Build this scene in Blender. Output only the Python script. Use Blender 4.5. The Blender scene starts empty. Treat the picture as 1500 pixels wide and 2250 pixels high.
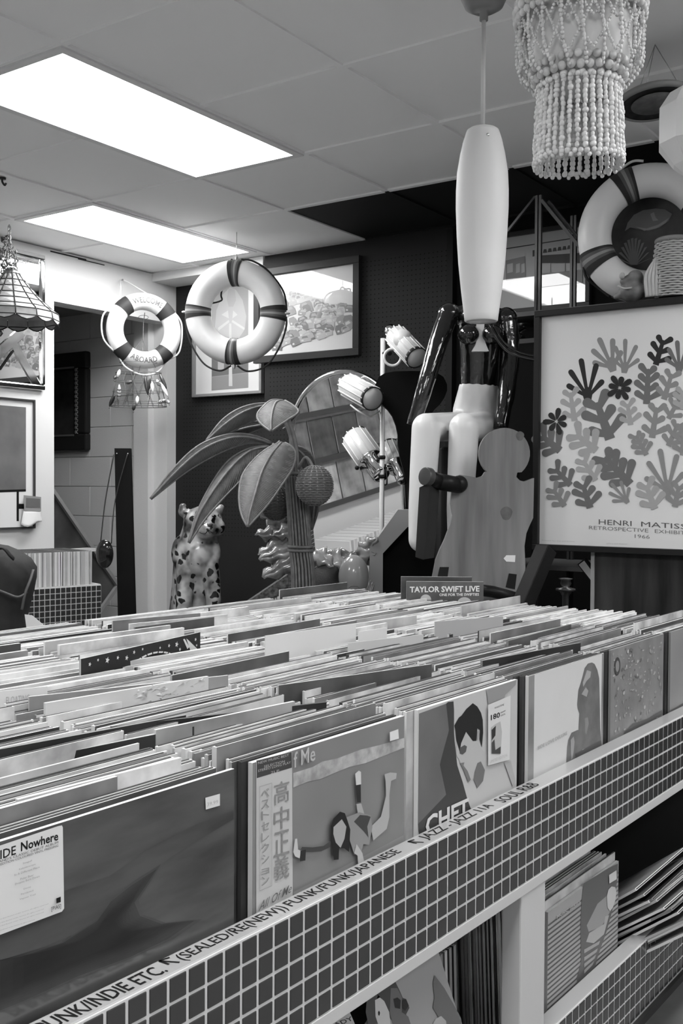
import bpy, bmesh, math, random
from mathutils import Vector, Matrix
V = Vector
PI = math.pi
RND = random.Random(11)
sc = bpy.context.scene
col = sc.collection

# ------------------------------------------------------------------ camera
CAM = V((0, 0, 1.2))
F_PX, YAW, PITCH, ROLL = 2260.5, -0.96615, -0.023436, 0.005772
_fwd = V((-math.sin(YAW) * math.cos(PITCH), math.cos(YAW) * math.cos(PITCH), math.sin(PITCH)))
_r0 = V((math.cos(YAW), math.sin(YAW), 0))
_u0 = _r0.cross(_fwd)
_r = _r0 * math.cos(ROLL) + _u0 * math.sin(ROLL)
_u = _u0 * math.cos(ROLL) - _r0 * math.sin(ROLL)
cam_d = bpy.data.cameras.new('camera')
cam_d.sensor_fit = 'VERTICAL'
cam_d.sensor_height = 36.0
cam_d.sensor_width = 24.0
cam_d.lens = 36.0 * F_PX / 2250.0
cam_d.clip_start = 0.02
cam = bpy.data.objects.new('camera', cam_d)
col.objects.link(cam)
m3 = Matrix((_r, _u, -_fwd)).transposed()
cam.matrix_world = Matrix.Translation(CAM) @ m3.to_4x4()
sc.camera = cam

# ------------------------------------------------------------------ view, world
sc.view_settings.view_transform = 'Standard'
sc.view_settings.look = 'None'
sc.view_settings.gamma = 1.0
sc.view_settings.use_curve_mapping = False
sc.view_settings.exposure = 0.0
world = bpy.data.worlds.new('world')
sc.world = world
world.use_nodes = True
world.node_tree.nodes['Background'].inputs[0].default_value = (0.9, 0.9, 0.9, 1)
world.node_tree.nodes['Background'].inputs[1].default_value = 0.05
PANEL_POWER = 20.0      # brightness of the ceiling light diffusers


def ray(x, y):
    return _r * ((x - 750) / F_PX) - _u * ((y - 1125) / F_PX) + _fwd


def at(x, y, d):
    """point of the room seen at (x, y) of the photograph, d metres in front of the lens"""
    return CAM + ray(x, y) * d


def on_x(x, y, X):
    r = ray(x, y)
    return CAM + r * (X / r.x)


def on_y(x, y, Y):
    r = ray(x, y)
    return CAM + r * (Y / r.y)


def on_z(x, y, Z):
    r = ray(x, y)
    return CAM + r * ((Z - CAM.z) / r.z)


def on_plane(x, y, o, n):
    r = ray(x, y)
    return CAM + r * ((o - CAM).dot(n) / r.dot(n))


# ------------------------------------------------------------------ materials (all neutral greys)
MATS = {}


def mat(name, v=0.5, rough=0.6, metal=0.0, noise=None, bump=None, emit=None, coat=0.0, trans=0.0, spec=0.5, stretch=(1, 1, 1), ior=1.45):
    if name in MATS:
        return MATS[name]
    m = bpy.data.materials.new(name)
    m.use_nodes = True
    nt = m.node_tree
    b = nt.nodes['Principled BSDF']
    b.inputs['Base Color'].default_value = (v, v, v, 1)
    b.inputs['Roughness'].default_value = rough
    b.inputs['Metallic'].default_value = metal
    b.inputs['Coat Weight'].default_value = coat
    b.inputs['Coat Roughness'].default_value = 0.015 if coat == 1.0 else 0.08
    b.inputs['Transmission Weight'].default_value = trans
    b.inputs['Specular IOR Level'].default_value = .18 if (spec == .5 and v < .05 and rough > .3) else spec
    b.inputs['IOR'].default_value = ior
    if emit is not None:
        b.inputs['Emission Color'].default_value = (1, 1, 1, 1)
        b.inputs['Emission Strength'].default_value = emit
    if noise or bump:
        tc = nt.nodes.new('ShaderNodeTexCoord')
        mp = nt.nodes.new('ShaderNodeMapping')
        mp.inputs['Scale'].default_value = stretch
        nt.links.new(tc.outputs['Object'], mp.inputs[0])
    if noise:
        scale, lo, hi = noise[:3]
        nz = nt.nodes.new('ShaderNodeTexNoise')
        nz.inputs['Scale'].default_value = scale
        nz.inputs['Detail'].default_value = noise[3] if len(noise) > 3 else 4
        nt.links.new(mp.outputs[0], nz.inputs['Vector'])
        cr = nt.nodes.new('ShaderNodeValToRGB')
        cr.color_ramp.elements[0].position = 0.32
        cr.color_ramp.elements[1].position = 0.68
        cr.color_ramp.elements[0].color = (lo, lo, lo, 1)
        cr.color_ramp.elements[1].color = (hi, hi, hi, 1)
        nt.links.new(nz.outputs['Fac'], cr.inputs[0])
        nt.links.new(cr.outputs[0], b.inputs['Base Color'])
    if bump:
        nz2 = nt.nodes.new('ShaderNodeTexNoise')
        nz2.inputs['Scale'].default_value = bump[0]
        nz2.inputs['Detail'].default_value = 3
        nt.links.new(mp.outputs[0], nz2.inputs['Vector'])
        bp = nt.nodes.new('ShaderNodeBump')
        bp.inputs['Strength'].default_value = bump[1]
        bp.inputs['Distance'].default_value = bump[2] if len(bump) > 2 else 0.01
        nt.links.new(nz2.outputs['Fac'], bp.inputs['Height'])
        nt.links.new(bp.outputs[0], b.inputs['Normal'])
    MATS[name] = m
    return m


def grey(v, rough=0.55):
    return mat('grey_%03d_%02d' % (round(v * 1000), round(rough * 100)), v, rough)


# ------------------------------------------------------------------ mesh builder
WP = {}   # world position of each object's origin


def frame_of(n, up=V((0, 0, 1))):
    n = n.normalized()
    u = up.cross(n)
    if u.length < 1e-5:
        u = V((1, 0, 0)).cross(n)
    u.normalize()
    return u, n.cross(u).normalized(), n


class MB:
    def __init__(s):
        s.v, s.f, s.m, s.sm = [], [], [], []

    def add(s, vs, fs, m=0, smooth=False):
        o = len(s.v)
        s.v += [V(p) for p in vs]
        for f in fs:
            s.f.append([i + o for i in f])
            s.m.append(m)
            s.sm.append(smooth)
        return s

    def box(s, c, size, R=None, m=0, faces=None):
        R = R or Matrix.Identity(3)
        c = V(c)
        vs = [c + R @ V((sx * size[0] / 2, sy * size[1] / 2, sz * size[2] / 2)) for sx in (-1, 1) for sy in (-1, 1) for sz in (-1, 1)]
        fs = [(0, 1, 3, 2), (4, 6, 7, 5), (0, 4, 5, 1), (2, 3, 7, 6), (0, 2, 6, 4), (1, 5, 7, 3)]
        if faces:
            for f, mm in zip(fs, faces):
                s.add(vs, [f], mm)
        else:
            s.add(vs, fs, m)
        return s

    def span(s, a, b, w, h, m=0, up=V((0, 0, 1))):
        """a bar of section w x h from a to b"""
        a, b = V(a), V(b)
        d = (b - a)
        z = d.normalized()
        x = up.cross(z)
        if x.length < 1e-4:
            x = V((1, 0, 0)).cross(z)
        x.normalize()
        y = z.cross(x)
        R = Matrix((x, y, z)).transposed()
        return s.box((a + b) / 2, (w, h, d.length), R, m)

    def tube(s, pts, rad, seg=12, m=0, closed=False, cap=True, smooth=True, flat=None):
        pts = [V(p) for p in pts]
        n = len(pts)
        rads = rad if isinstance(rad, (list, tuple)) else [rad] * n
        vs, fs = [], []
        prev = None
        for i, p in enumerate(pts):
            if closed:
                t = (pts[(i + 1) % n] - pts[i - 1])
            else:
                t = pts[min(i + 1, n - 1)] - pts[max(i - 1, 0)]
            if t.length < 1e-9:
                t = V((0, 0, 1))
            t.normalize()
            if prev is None:
                a = V((0, 0, 1)).cross(t)
                if a.length < 1e-3:
                    a = V((1, 0, 0)).cross(t)
            else:
                a = prev - t * prev.dot(t)
            a.normalize()
            prev = a
            b = t.cross(a)
            for k in range(seg):
                th = 2 * PI * k / seg
                ra, rb = rads[i], rads[i]
                if flat:
                    rb *= flat
                vs.append(p + a * (ra * math.cos(th)) + b * (rb * math.sin(th)))
        m_ = n if closed else n - 1
        for i in range(m_):
            j = (i + 1) % n
            for k in range(seg):
                l = (k + 1) % seg
                fs.append((i * seg + k, i * seg + l, j * seg + l, j * seg + k))
        if cap and not closed:
            fs.append(tuple(reversed(range(seg))))
            fs.append(tuple(range((n - 1) * seg, n * seg)))
        return s.add(vs, fs, m, smooth)

    def lathe(s, prof, o, seg=32, m=0, axis=V((0, 0, 1)), smooth=True, up=V((1, 0, 0))):
        o = V(o)
        x, y, z = frame_of(V(axis), V(up) if abs(V(axis).normalized().dot(V(up).normalized())) < .95 else V((0, 0, 1)))
        vs, fs = [], []
        for r, h in prof:
            for k in range(seg):
                th = 2 * PI * k / seg
                vs.append(o + x * (r * math.cos(th)) + y * (r * math.sin(th)) + z * h)
        for i in range(len(prof) - 1):
            for k in range(seg):
                l = (k + 1) % seg
                fs.append((i * seg + k, i * seg + l, (i + 1) * seg + l, (i + 1) * seg + k))
        if prof[0][0] > 1e-6:
            fs.append(tuple(reversed(range(seg))))
        if prof[-1][0] > 1e-6:
            fs.append(tuple(range((len(prof) - 1) * seg, len(prof) * seg)))
        return s.add(vs, fs, m, smooth)

    def ball(s, c, r, seg=12, rings=8, m=0, R=None):
        c = V(c)
        r = r if isinstance(r, (tuple, list)) else (r, r, r)
        R = R or Matrix.Identity(3)
        vs = [c + R @ V((0, 0, r[2]))]
        for i in range(1, rings):
            a = PI * i / rings
            for k in range(seg):
                th = 2 * PI * k / seg
                vs.append(c + R @ V((r[0] * math.sin(a) * math.cos(th), r[1] * math.sin(a) * math.sin(th), r[2] * math.cos(a))))
        vs.append(c + R @ V((0, 0, -r[2])))
        fs = []
        for k in range(seg):
            fs.append((0, 1 + k, 1 + (k + 1) % seg))
            b = 1 + (rings - 2) * seg
            fs.append((len(vs) - 1, b + (k + 1) % seg, b + k))
        for i in range(rings - 2):
            for k in range(seg):
                l = (k + 1) % seg
                fs.append((1 + i * seg + k, 1 + (i + 1) * seg + k, 1 + (i + 1) * seg + l, 1 + i * seg + l))
        return s.add(vs, fs, m, True)

    def torus(s, c, R_, r, n, seg=48, rs=20, m=0, mfun=None, up=V((0, 0, 1)), sx=1.0, sy=1.0):
        x, y, z = frame_of(V(n), up)
        c = V(c)
        vs, fs, ms = [], [], []
        for i in range(seg):
            th = 2 * PI * i / seg
            d = x * (math.cos(th) * sx) + y * (math.sin(th) * sy)
            for k in range(rs):
                ph = 2 * PI * k / rs
                vs.append(c + d * (R_ + r * math.cos(ph)) + z * (r * math.sin(ph)))
        o = len(s.v)
        s.v += vs
        for i in range(seg):
            j = (i + 1) % seg
            for k in range(rs):
                l = (k + 1) % rs
                s.f.append([o + i * rs + k, o + j * rs + k, o + j * rs + l, o + i * rs + l])
                s.m.append(mfun((i + .5) / seg) if mfun else m)
                s.sm.append(True)
        return s

    def prism(s, poly, depth, m=0, mside=None):
        """poly: world points of a flat outline; depth: vector"""
        n = len(poly)
        poly = [V(p) for p in poly]
        d = V(depth)
        s.add(poly + [p + d for p in poly], [tuple(range(n)), tuple(reversed(range(n, 2 * n)))], m)
        s.add(poly + [p + d for p in poly], [(i, i + n, (i + 1) % n + n, (i + 1) % n) for i in range(n)], m if mside is None else mside)
        return s

    def face(s, poly, m=0):
        return s.add(poly, [tuple(range(len(poly)))], m)

    def build(s, name, mats, parent=None, origin=None, bevel=0, subsurf=0, fix=True):
        me = bpy.data.meshes.new(name)
        if parent is not None:
            o = WP[parent]
        elif origin is not None:
            o = V(origin)
        else:
            xs = [p.x for p in s.v]; ys = [p.y for p in s.v]; zs = [p.z for p in s.v]
            o = V(((min(xs) + max(xs)) / 2, (min(ys) + max(ys)) / 2, min(zs)))
        me.from_pydata([p - o for p in s.v], [], s.f)
        mats = mats if isinstance(mats, (list, tuple)) else [mats]
        for mm in mats:
            me.materials.append(mm)
        me.polygons.foreach_set('material_index', s.m)
        me.polygons.foreach_set('use_smooth', s.sm)
        if fix:
            bm = bmesh.new()
            bm.from_mesh(me)
            bmesh.ops.recalc_face_normals(bm, faces=bm.faces)
            bm.to_mesh(me)
            bm.free()
        me.update()
        ob = bpy.data.objects.new(name, me)
        col.objects.link(ob)
        if parent is not None:
            ob.parent = parent
        else:
            ob.location = o
        WP[ob] = o
        if bevel:
            b = ob.modifiers.new('bevel', 'BEVEL')
            b.width = bevel
            b.segments = 2
            b.limit_method = 'ANGLE'
        if subsurf:
            b = ob.modifiers.new('subsurf', 'SUBSURF')
            b.levels = subsurf
            b.render_levels = subsurf
        return ob


def tag(o, label, cat, group=None):
    o['label'] = label
    o['category'] = cat
    if group:
        o['group'] = group
    return o


def thing(name, loc, label, cat, group=None):
    o = bpy.data.objects.new(name, None)
    o.empty_display_size = 0.05
    o.location = loc
    col.objects.link(o)
    WP[o] = V(loc)
    return tag(o, label, cat, group)


def struct(o):
    o['kind'] = 'structure'
    return o


# lettering --------------------------------------------------------
_TXT = {}


def text_geo(body, bold=0.0, shear=0.0):
    key = (body, bold, shear)
    if key in _TXT:
        return _TXT[key]
    cu = bpy.data.curves.new('t', 'FONT')
    cu.body = body
    cu.size = 1.0
    cu.resolution_u = 2
    cu.offset = bold
    cu.shear = shear
    ob = bpy.data.objects.new('t', cu)
    me = bpy.data.meshes.new_from_object(ob)
    vs = [V((v.co.x, v.co.y, 0)) for v in me.vertices]
    fs = [tuple(p.vertices) for p in me.polygons]
    bpy.data.objects.remove(ob)
    bpy.data.meshes.remove(me)
    bpy.data.curves.remove(cu)
    if vs:
        x0 = min(v.x for v in vs); x1 = max(v.x for v in vs)
        y0 = min(v.y for v in vs); y1 = max(v.y for v in vs)
    else:
        x0 = x1 = y0 = y1 = 0
    _TXT[key] = (vs, fs, x0, x1, y0, y1)
    return _TXT[key]


def letter(mb, body, bl, br, tl, m=0, lift=V((0, 0, 0)), bold=0.0, shear=0.0, mapf=None):
    """lettering stretched into the parallelogram bottom-left, bottom-right, top-left"""
    vs, fs, x0, x1, y0, y1 = text_geo(body, bold, shear)
    if not vs:
        return
    bl, br, tl = V(bl), V(br), V(tl)
    w, h = max(x1 - x0, 1e-6), max(y1 - y0, 1e-6)
    out = []
    for v in vs:
        a, b = (v.x - x0) / w, (v.y - y0) / h
        out.append((mapf(a, b) if mapf else bl + (br - bl) * a + (tl - bl) * b) + lift)
    mb.add(out, fs, m)


def ordinal(n):
    ones = ['', 'first', 'second', 'third', 'fourth', 'fifth', 'sixth', 'seventh', 'eighth', 'ninth', 'tenth', 'eleventh', 'twelfth',
            'thirteenth', 'fourteenth', 'fifteenth', 'sixteenth', 'seventeenth', 'eighteenth', 'nineteenth']
    if n < 20:
        return ones[n]
    tens = ['', '', 'twent', 'thirt', 'fort', 'fift', 'sixt', 'sevent', 'eight', 'ninet']
    return tens[n // 10] + ('ieth' if n % 10 == 0 else 'y-' + ones[n % 10])


def arc(c, x, y, r0, r1, a0, a1, n):
    return [c + x * (r0 * math.cos(a0 + (a1 - a0) * i / n)) + y * (r1 * math.sin(a0 + (a1 - a0) * i / n)) for i in range(n + 1)]


def smooth_path(pts, n=6):
    """Catmull-Rom through pts"""
    pts = [V(p) for p in pts]
    out = []
    for i in range(len(pts) - 1):
        p0 = pts[max(i - 1, 0)]; p1 = pts[i]; p2 = pts[i + 1]; p3 = pts[min(i + 2, len(pts) - 1)]
        for k in range(n):
            t = k / n
            out.append(0.5 * ((2 * p1) + (p2 - p0) * t + (2 * p0 - 5 * p1 + 4 * p2 - p3) * t * t + (3 * p1 - p0 - 3 * p2 + p3) * t ** 3))
    out.append(pts[-1])
    return out
# ================================================================== the room
ZC = 2.533
XB, XB2 = 4.65, 4.86      # pegboard wall and the set-back stretch of it on the left
YL = 4.66                 # white wall on the left
ceil_white = mat('ceiling_tile_white', 0.90, 0.85, bump=(400, 0.15, 0.002))
wall_white = mat('wall_paint_white', 0.64, 0.75, bump=(60, 0.08, 0.004))
block_white = mat('painted_block', 0.66, 0.8, bump=(90, 0.2, 0.004))
peg_black = mat('black_pegboard_paint', 0.020, 0.6)
hole_black = mat('peg_hole', 0.003, 0.9)
soffit_black = mat('black_ceiling_tile', 0.016, 0.7)
floor_dark = mat('dark_floor_vinyl', 0.17, 0.5, noise=(6, 0.13, 0.21))
trim_white = mat('white_trim', 0.72, 0.5)
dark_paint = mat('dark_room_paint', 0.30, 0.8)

mb = MB(); mb.box((1.6, 1.5, -0.03), (7.2, 11.5, 0.06))
struct(mb.build('floor', floor_dark))

# ceiling: lay-in tiles on a T-bar grid, with openings for the light panels and black tiles along the pegboard
gx = [-2.0, -1.56, -0.95, -0.34, 0.27, 0.88, 1.49, 2.10, 2.71, 3.325, 3.945, 4.65, 4.86]
gy = [-3.5, -3.0, -2.39, -1.78, -1.17, -0.56, 0.05, 0.66, 1.27, 1.88, 2.49, 3.075, 3.725, 4.295, 4.70]
LIGHTS = [(2.10, 3.325, 2.49, 3.075), (3.325, 4.535, 3.725, 4.295), (-0.34, 0.88, 2.49, 3.075), (-0.34, 0.88, 0.05, 0.66),
          (2.10, 3.325, -0.56, 0.05), (-0.34, 0.88, -1.78, -1.17), (2.10, 3.325, -2.39, -1.78)]  # panels after the second are out of view, added for fill and bounce
mb = MB()
for i in range(len(gx) - 1):
    for j in range(len(gy) - 1):
        cx, cy = (gx[i] + gx[i + 1]) / 2, (gy[j] + gy[j + 1]) / 2
        if any(a - .01 < cx < b + .01 and c - .01 < cy < d + .01 for a, b, c, d in LIGHTS):
            continue
        dark = 3.945 < cx < 4.65 and cy < 3.07
        if cx > 4.65 and cy < 3.75:
            continue
        dz = RND.uniform(0.002, 0.006)
        x0, x1 = gx[i] + .011, gx[i + 1] - .011
        y0, y1 = gy[j] + .011, gy[j + 1] - .011
        mb.box(((x0 + x1) / 2, (y0 + y1) / 2, ZC + .012 + dz), (x1 - x0, y1 - y0, .016), m=1 if dark else 0)
# strip of white tile that reaches past the second panel
mb.box((4.6, 4.0, ZC + .0165), (0.11, 0.55, .016))
# T-bars
for x in gx[1:-2]:
    for j in range(len(gy) - 1):
        cy = (gy[j] + gy[j + 1]) / 2
        if not any(a + .05 < x < b - .05 and c < cy < d for a, b, c, d in LIGHTS):
            mb.box((x, cy, ZC + .006), (.024, gy[j + 1] - gy[j] - .024, .012))
for y in gy[1:-1]:
    if y < 3.05:
        mb.box((.98, y, ZC + .006), (5.92, .024, .012))
        mb.box((4.30, y, ZC + .006), (.70, .024, .012), m=1)
    else:
        mb.box((1.34, y, ZC + .006), (6.64, .024, .012))
mb.box((4.65, 0.2, ZC + .006), (.02, 5.75, .012), m=1)
mb.box((1.5, 0.6, ZC + .09), (7, 8.3, .03), m=0)
struct(mb.build('ceiling', [ceil_white, soffit_black]))

# light panels
lens_m = mat('light_diffuser', 0.9, 0.5, emit=PANEL_POWER)
LT_LABEL = ['long fluorescent ceiling panel, the larger and nearer of two', 'fluorescent ceiling panel further back, close to the white left wall']
for k, (x0, x1, y0, y1) in enumerate(LIGHTS):
    t = thing('ceiling_light', ((x0 + x1) / 2, (y0 + y1) / 2, ZC), LT_LABEL[k] if k < 2 else 'unseen ceiling panel added over the shop floor for fill light', 'ceiling light', 'lit panels set in the ceiling grid')
    b = MB()
    w = .016
    b.box(((x0 + x1) / 2, y0 + w, ZC + .004), (x1 - x0, 2 * w, .02)); b.box(((x0 + x1) / 2, y1 - w, ZC + .004), (x1 - x0, 2 * w, .02))
    b.box((x0 + w, (y0 + y1) / 2, ZC + .004), (2 * w, y1 - y0 - 4 * w, .02)); b.box((x1 - w, (y0 + y1) / 2, ZC + .004), (2 * w, y1 - y0 - 4 * w, .02))
    b.build('frame', trim_white, t)
    b = MB(); b.box(((x0 + x1) / 2, (y0 + y1) / 2, ZC + .008), (x1 - x0 - 4 * w, y1 - y0 - 4 * w, .006))
    b.build('diffuser', lens_m, t)

# small hook by the left edge
hq_ = on_z(5, 392, ZC + .002)
mb = MB(); mb.tube(smooth_path([hq_ + V((0, 0, .004)), hq_ + V((0, 0, -.014)), hq_ + V((.012, 0, -.026)), hq_ + V((.022, .004, -.016))], 6), .0045, 8); mb.tube([hq_ + V((0, 0, .002)), hq_ + V((0, 0, -.004))], .016, 14)
tag(mb.build('ceiling_hook', mat('hook_dark', .04, .4, .6)), 'small dark hook screwed into the ceiling at the left edge', 'hook')

# left white wall with an opening into a passage
OPX0, OPX1, OPZ = 3.876, 4.78, 2.245
mb = MB()
mb.box(((OPX0 - 2.0) / 2, YL + .06, ZC / 2), (OPX0 + 2.0, .12, ZC))
mb.box(((OPX0 + OPX1) / 2, YL + .06, (OPZ + ZC) / 2), (OPX1 - OPX0, .12, ZC - OPZ))
mb.box(((OPX1 + 4.95) / 2, YL + .06, ZC / 2), (4.95 - OPX1, .12, ZC))
struct(mb.build('wall_left', wall_white))
# thin dark crack under the ceiling
mb = MB(); mb.box((3.98, YL - .001, ZC - .012), (.26, .004, .007)); mb.box((4.15, YL - .001, ZC - .018), (.2, .004, .005))
struct(mb.build('trim_1', mat('crack_dark', .03, .9)))

# passage behind the opening: painted block side wall, end wall, dark ceiling
mb = MB()
R_ = RND
for row in range(13):
    z0 = .2 * row
    off = .2 if row % 2 else 0
    for kk in range(-1, 9):
        y0 = YL + .12 + .4 * kk + off
        ya, yb = max(y0 + .002, YL + .12), min(y0 + .398, YL + 3.0)
        if yb - ya > .02:
            mb.box((4.83, (ya + yb) / 2, z0 + .1), (.1, yb - ya, .1965))
mb.box((4.842, YL + 1.57, 1.27), (.1, 2.9, 2.54), m=0)
struct(mb.build('wall_passage', [block_white], bevel=.002))
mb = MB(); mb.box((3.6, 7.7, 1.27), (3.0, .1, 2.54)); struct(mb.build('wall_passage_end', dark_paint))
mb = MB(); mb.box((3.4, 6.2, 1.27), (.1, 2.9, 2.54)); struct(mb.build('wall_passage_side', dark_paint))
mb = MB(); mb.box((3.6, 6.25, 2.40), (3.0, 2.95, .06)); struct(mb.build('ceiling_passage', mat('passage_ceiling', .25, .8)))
# squared pilaster at the mouth of the passage
mb = MB(); mb.box((4.755, YL + .185, 1.2), (.05, .13, 2.4)); struct(mb.build('trim_2', block_white))

# pegboard wall
def peg_panel(name, X, y0, y1, z0, z1, holes):
    mb = MB()
    mb.box((X + .03, (y0 + y1) / 2, (z0 + z1) / 2), (.06, y1 - y0, z1 - z0))
    for (ha, hb, za, zb) in holes:
        ny = int((hb - ha) / .0254); nz = int((zb - za) / .0254)
        for i in range(ny):
            for j in range(nz):
                c = V((X - .0006, ha + .0254 * i, za + .0254 * j))
                mb.add([c + V((0, .0032 * math.cos(a), .0032 * math.sin(a))) for a in [PI / 3 * q for q in range(6)]], [(0, 1, 2, 3, 4, 5)], 1)
    return struct(mb.build(name, [peg_black, hole_black], fix=False))
mb = MB(); mb.box((XB + .03, -.48, ZC / 2), (.06, 6.04, ZC)); struct(mb.build('wall_back_side', mat('black_matte_paint', .004, .8)))
peg_panel('wall_back', XB, 2.54, 3.758, 0, ZC, [(2.42, 3.75, 1.45, 2.45)])
peg_panel('wall_back_recess', XB2, 3.70, YL + .02, 0, ZC, [(3.75, 4.62, .9, 2.46)])
mb = MB(); mb.box((XB - .02, 2.53, 1.26), (.04, .035, 2.5)); struct(mb.build('trim_3', mat('black_batten', .012, .5)))
# pale end of the ceiling bulkhead above the recess
mb = MB(); mb.box((4.75, 4.22, ZC - .025), (.21, .9, .05)); struct(mb.build('trim_4', wall_white))
# walls out of sight
mb = MB(); mb.box((-2.0, .6, ZC / 2), (.1, 8.2, ZC)); struct(mb.build('wall_front', wall_white))
mb = MB(); mb.box((1.4, -3.5, ZC / 2), (6.9, .1, ZC)); struct(mb.build('wall_right', wall_white))
# ================================================================== the record bins (turned 2.5 degrees to the room)
DY = -0.0442188
E_ = V((math.cos(DY), math.sin(DY), 0))
N_ = V((-math.sin(DY), math.cos(DY), 0))
RB = Matrix((E_, N_, V((0, 0, 1)))).transposed()


def bn(e, n, z):
    return E_ * e + N_ * n + V((0, 0, z))


def on_n(x, y, n):
    r = ray(x, y)
    p = CAM + r * (n / r.dot(N_))
    return p


N0 = 0.750
tile_m = mat('glazed_tile_dark', 0.035, 0.18, spec=0.5, coat=.3)
grout_m = mat('grout_white', 0.56, 0.7)
bin_white = mat('bin_white_paint', 0.50, 0.45, bump=(80, .08, .002))
ledge_m = mat('ledge_varnished', .36, .3, coat=.7)
ink = mat('ink_black', 0.012, 0.5)
TP = 0.02672


def tile_front(e0, e1, z0, z1, parent, nface=N0):
    mb = MB()
    mb.box(bn((e0 + e1) / 2, nface + .0022, (z0 + z1) / 2), (e1 - e0, .006, z1 - z0), RB, 1)
    rows = 5
    tz = (z1 - z0) / rows
    n = int((e1 - e0) / TP)
    for i in range(n):
        for j in range(rows):
            ce = e0 + TP * (i + .5)
            cz = z0 + tz * (j + .5)
            g = .0042
            mb.box(bn(ce, nface + .001, cz - (g * .15 if j == rows - 1 else 0)), (TP - g, .006, tz - g), RB, 0)
    return mb.build('tile_front', [tile_m, grout_m], parent, bevel=.0008)


# --- upper bin
BE0, BE1, BN1 = -0.55, 2.60, 1.955
ZF, ZL = 0.569, 0.712
ub = thing('record_bin', bn(1.2, 1.35, 0), 'big white record bin with dark tiled front, packed with sleeves in the foreground', 'record bin')
mb = MB()
mb.box(bn((BE0 + BE1) / 2, (N0 + BN1) / 2 + .005, ZF - .009), (BE1 - BE0, BN1 - N0 - .012, .016), RB)
mb.box(bn((BE0 + BE1) / 2, BN1, ZF + .055), (BE1 - BE0, .018, .13), RB)
mb.box(bn(BE1 - .009, (N0 + BN1) / 2, ZF + .055), (.018, BN1 - N0, .13), RB)
mb.box(bn(BE0 + .009, (N0 + BN1) / 2, ZF + .055), (.018, BN1 - N0, .13), RB)
mb.build('carcass', bin_white, ub)
mb = MB(); mb.box(bn((BE0 + BE1) / 2, N0 + .0165, ZL - .009), (BE1 - BE0, .033, .018), RB)
mb.box(bn((BE0 + BE1) / 2, N0 + .016, (ZF + ZL) / 2 - .005), (BE1 - BE0, .016, ZL - ZF - .02), RB)
mb.build('ledge', ledge_m, ub, bevel=.002)
mb = MB(); mb.box(bn((BE0 + BE1) / 2, N0 + .008, ZF - .0085), (BE1 - BE0, .02, .018), RB)
mb.build('bottom_rail', bin_white, ub, bevel=.001)
tile_front(BE0, BE1, ZF + .0005, ZL - .001, ub)
RK = [.8445 + .340 * k for k in range(-4, 6)]
for Rr in RK[:-1]:
    mb = MB(); mb.box(bn(Rr + .0065, (N0 + .12 + BN1) / 2, ZF + .06), (.005, BN1 - N0 - .13, .12), RB)
    mb.build('column_divider', bin_white, ub)
# support post and lower carcass
PN1 = 1.9
mb = MB()
mb.box(bn(1.5135, N0 + .0185, .285), (.087, .036, .555), RB)
mb.build('post', bin_white, ub, bevel=.003)
mb = MB()
mb.box(bn(-.3, N0 + .0185, .285), (.087, .036, .555), RB)
mb.build('post', bin_white, ub, bevel=.003)
# lower shelf
LZF, LZL = 0.150, 0.2915
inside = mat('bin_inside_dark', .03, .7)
mb = MB()
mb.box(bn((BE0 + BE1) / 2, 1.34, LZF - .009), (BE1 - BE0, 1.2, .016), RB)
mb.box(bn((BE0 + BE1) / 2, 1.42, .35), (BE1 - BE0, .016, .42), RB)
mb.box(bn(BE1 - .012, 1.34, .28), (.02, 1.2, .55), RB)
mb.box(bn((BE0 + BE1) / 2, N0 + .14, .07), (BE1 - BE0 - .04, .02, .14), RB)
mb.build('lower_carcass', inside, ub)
for (a, b) in ((BE0, 1.469), (1.557, BE1)):
    mb = MB(); mb.box(bn((a + b) / 2, N0 + .016, LZL - .009), (b - a, .032, .018), RB)
    mb.box(bn((a + b) / 2, N0 + .016, (LZF + LZL) / 2 - .004), (b - a, .016, LZL - LZF - .02), RB)
    mb.box(bn((a + b) / 2, N0 + .008, LZF - .0085), (b - a, .02, .018), RB)
    mb.build('lower_ledge', ledge_m, ub, bevel=.002)
    tile_front(a, b, LZF + .0005, LZL - .001, ub)
# handwriting on the ledge


def e_at(x):
    lo, hi = -.5, 2.6
    for _ in range(40):
        mid = (lo + hi) / 2
        p = bn(mid, N0 + .012, ZL) - CAM
        xx = 750 + F_PX * p.dot(_r) / p.dot(_fwd)
        if xx < x: lo = mid
        else: hi = mid
    return lo


def ledge_text(body, x0, x1, bold=0.006):
    """x0, x1: where the words start and stop along the ledge"""
    mb = MB()
    a, b = e_at(x0), e_at(x1)
    letter(mb, body, bn(a, N0 + .006, ZL + .0004), bn(b, N0 + .006, ZL + .0004), bn(a, N0 + .027, ZL + .0004), 0, bold=bold)
    mb.build('handwriting', ink, ub)


ledge_text('PUNK/INDIE ETC.', 92, 362, .012)
ledge_text('(SEALED/RE(NEW))', 402, 632)
ledge_text('FUNK/FUNK/JAPANESE', 640, 882)
ledge_text('JAZZ - JAZZ 11A', 935, 1085)
ledge_text('SOUL R&B', 1100, 1180)
for x in (378, 918):
    mb = MB()
    p = on_z(x, 2113 if x < 500 else 1850, ZL + .0006)
    d1 = (N_ * .9 - E_ * .5).normalized()
    tip = p + d1 * .014
    for q in (p - d1 * .008, tip - N_ * .014 + E_ * .001, tip + E_ * .012 - N_ * .003):
        sd = (tip - q).cross(V((0, 0, 1))).normalized() * .0013
        mb.face([q - sd, q + sd, tip + sd, tip - sd])
    mb.build('handwritten_arrow', ink, ub)
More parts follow.
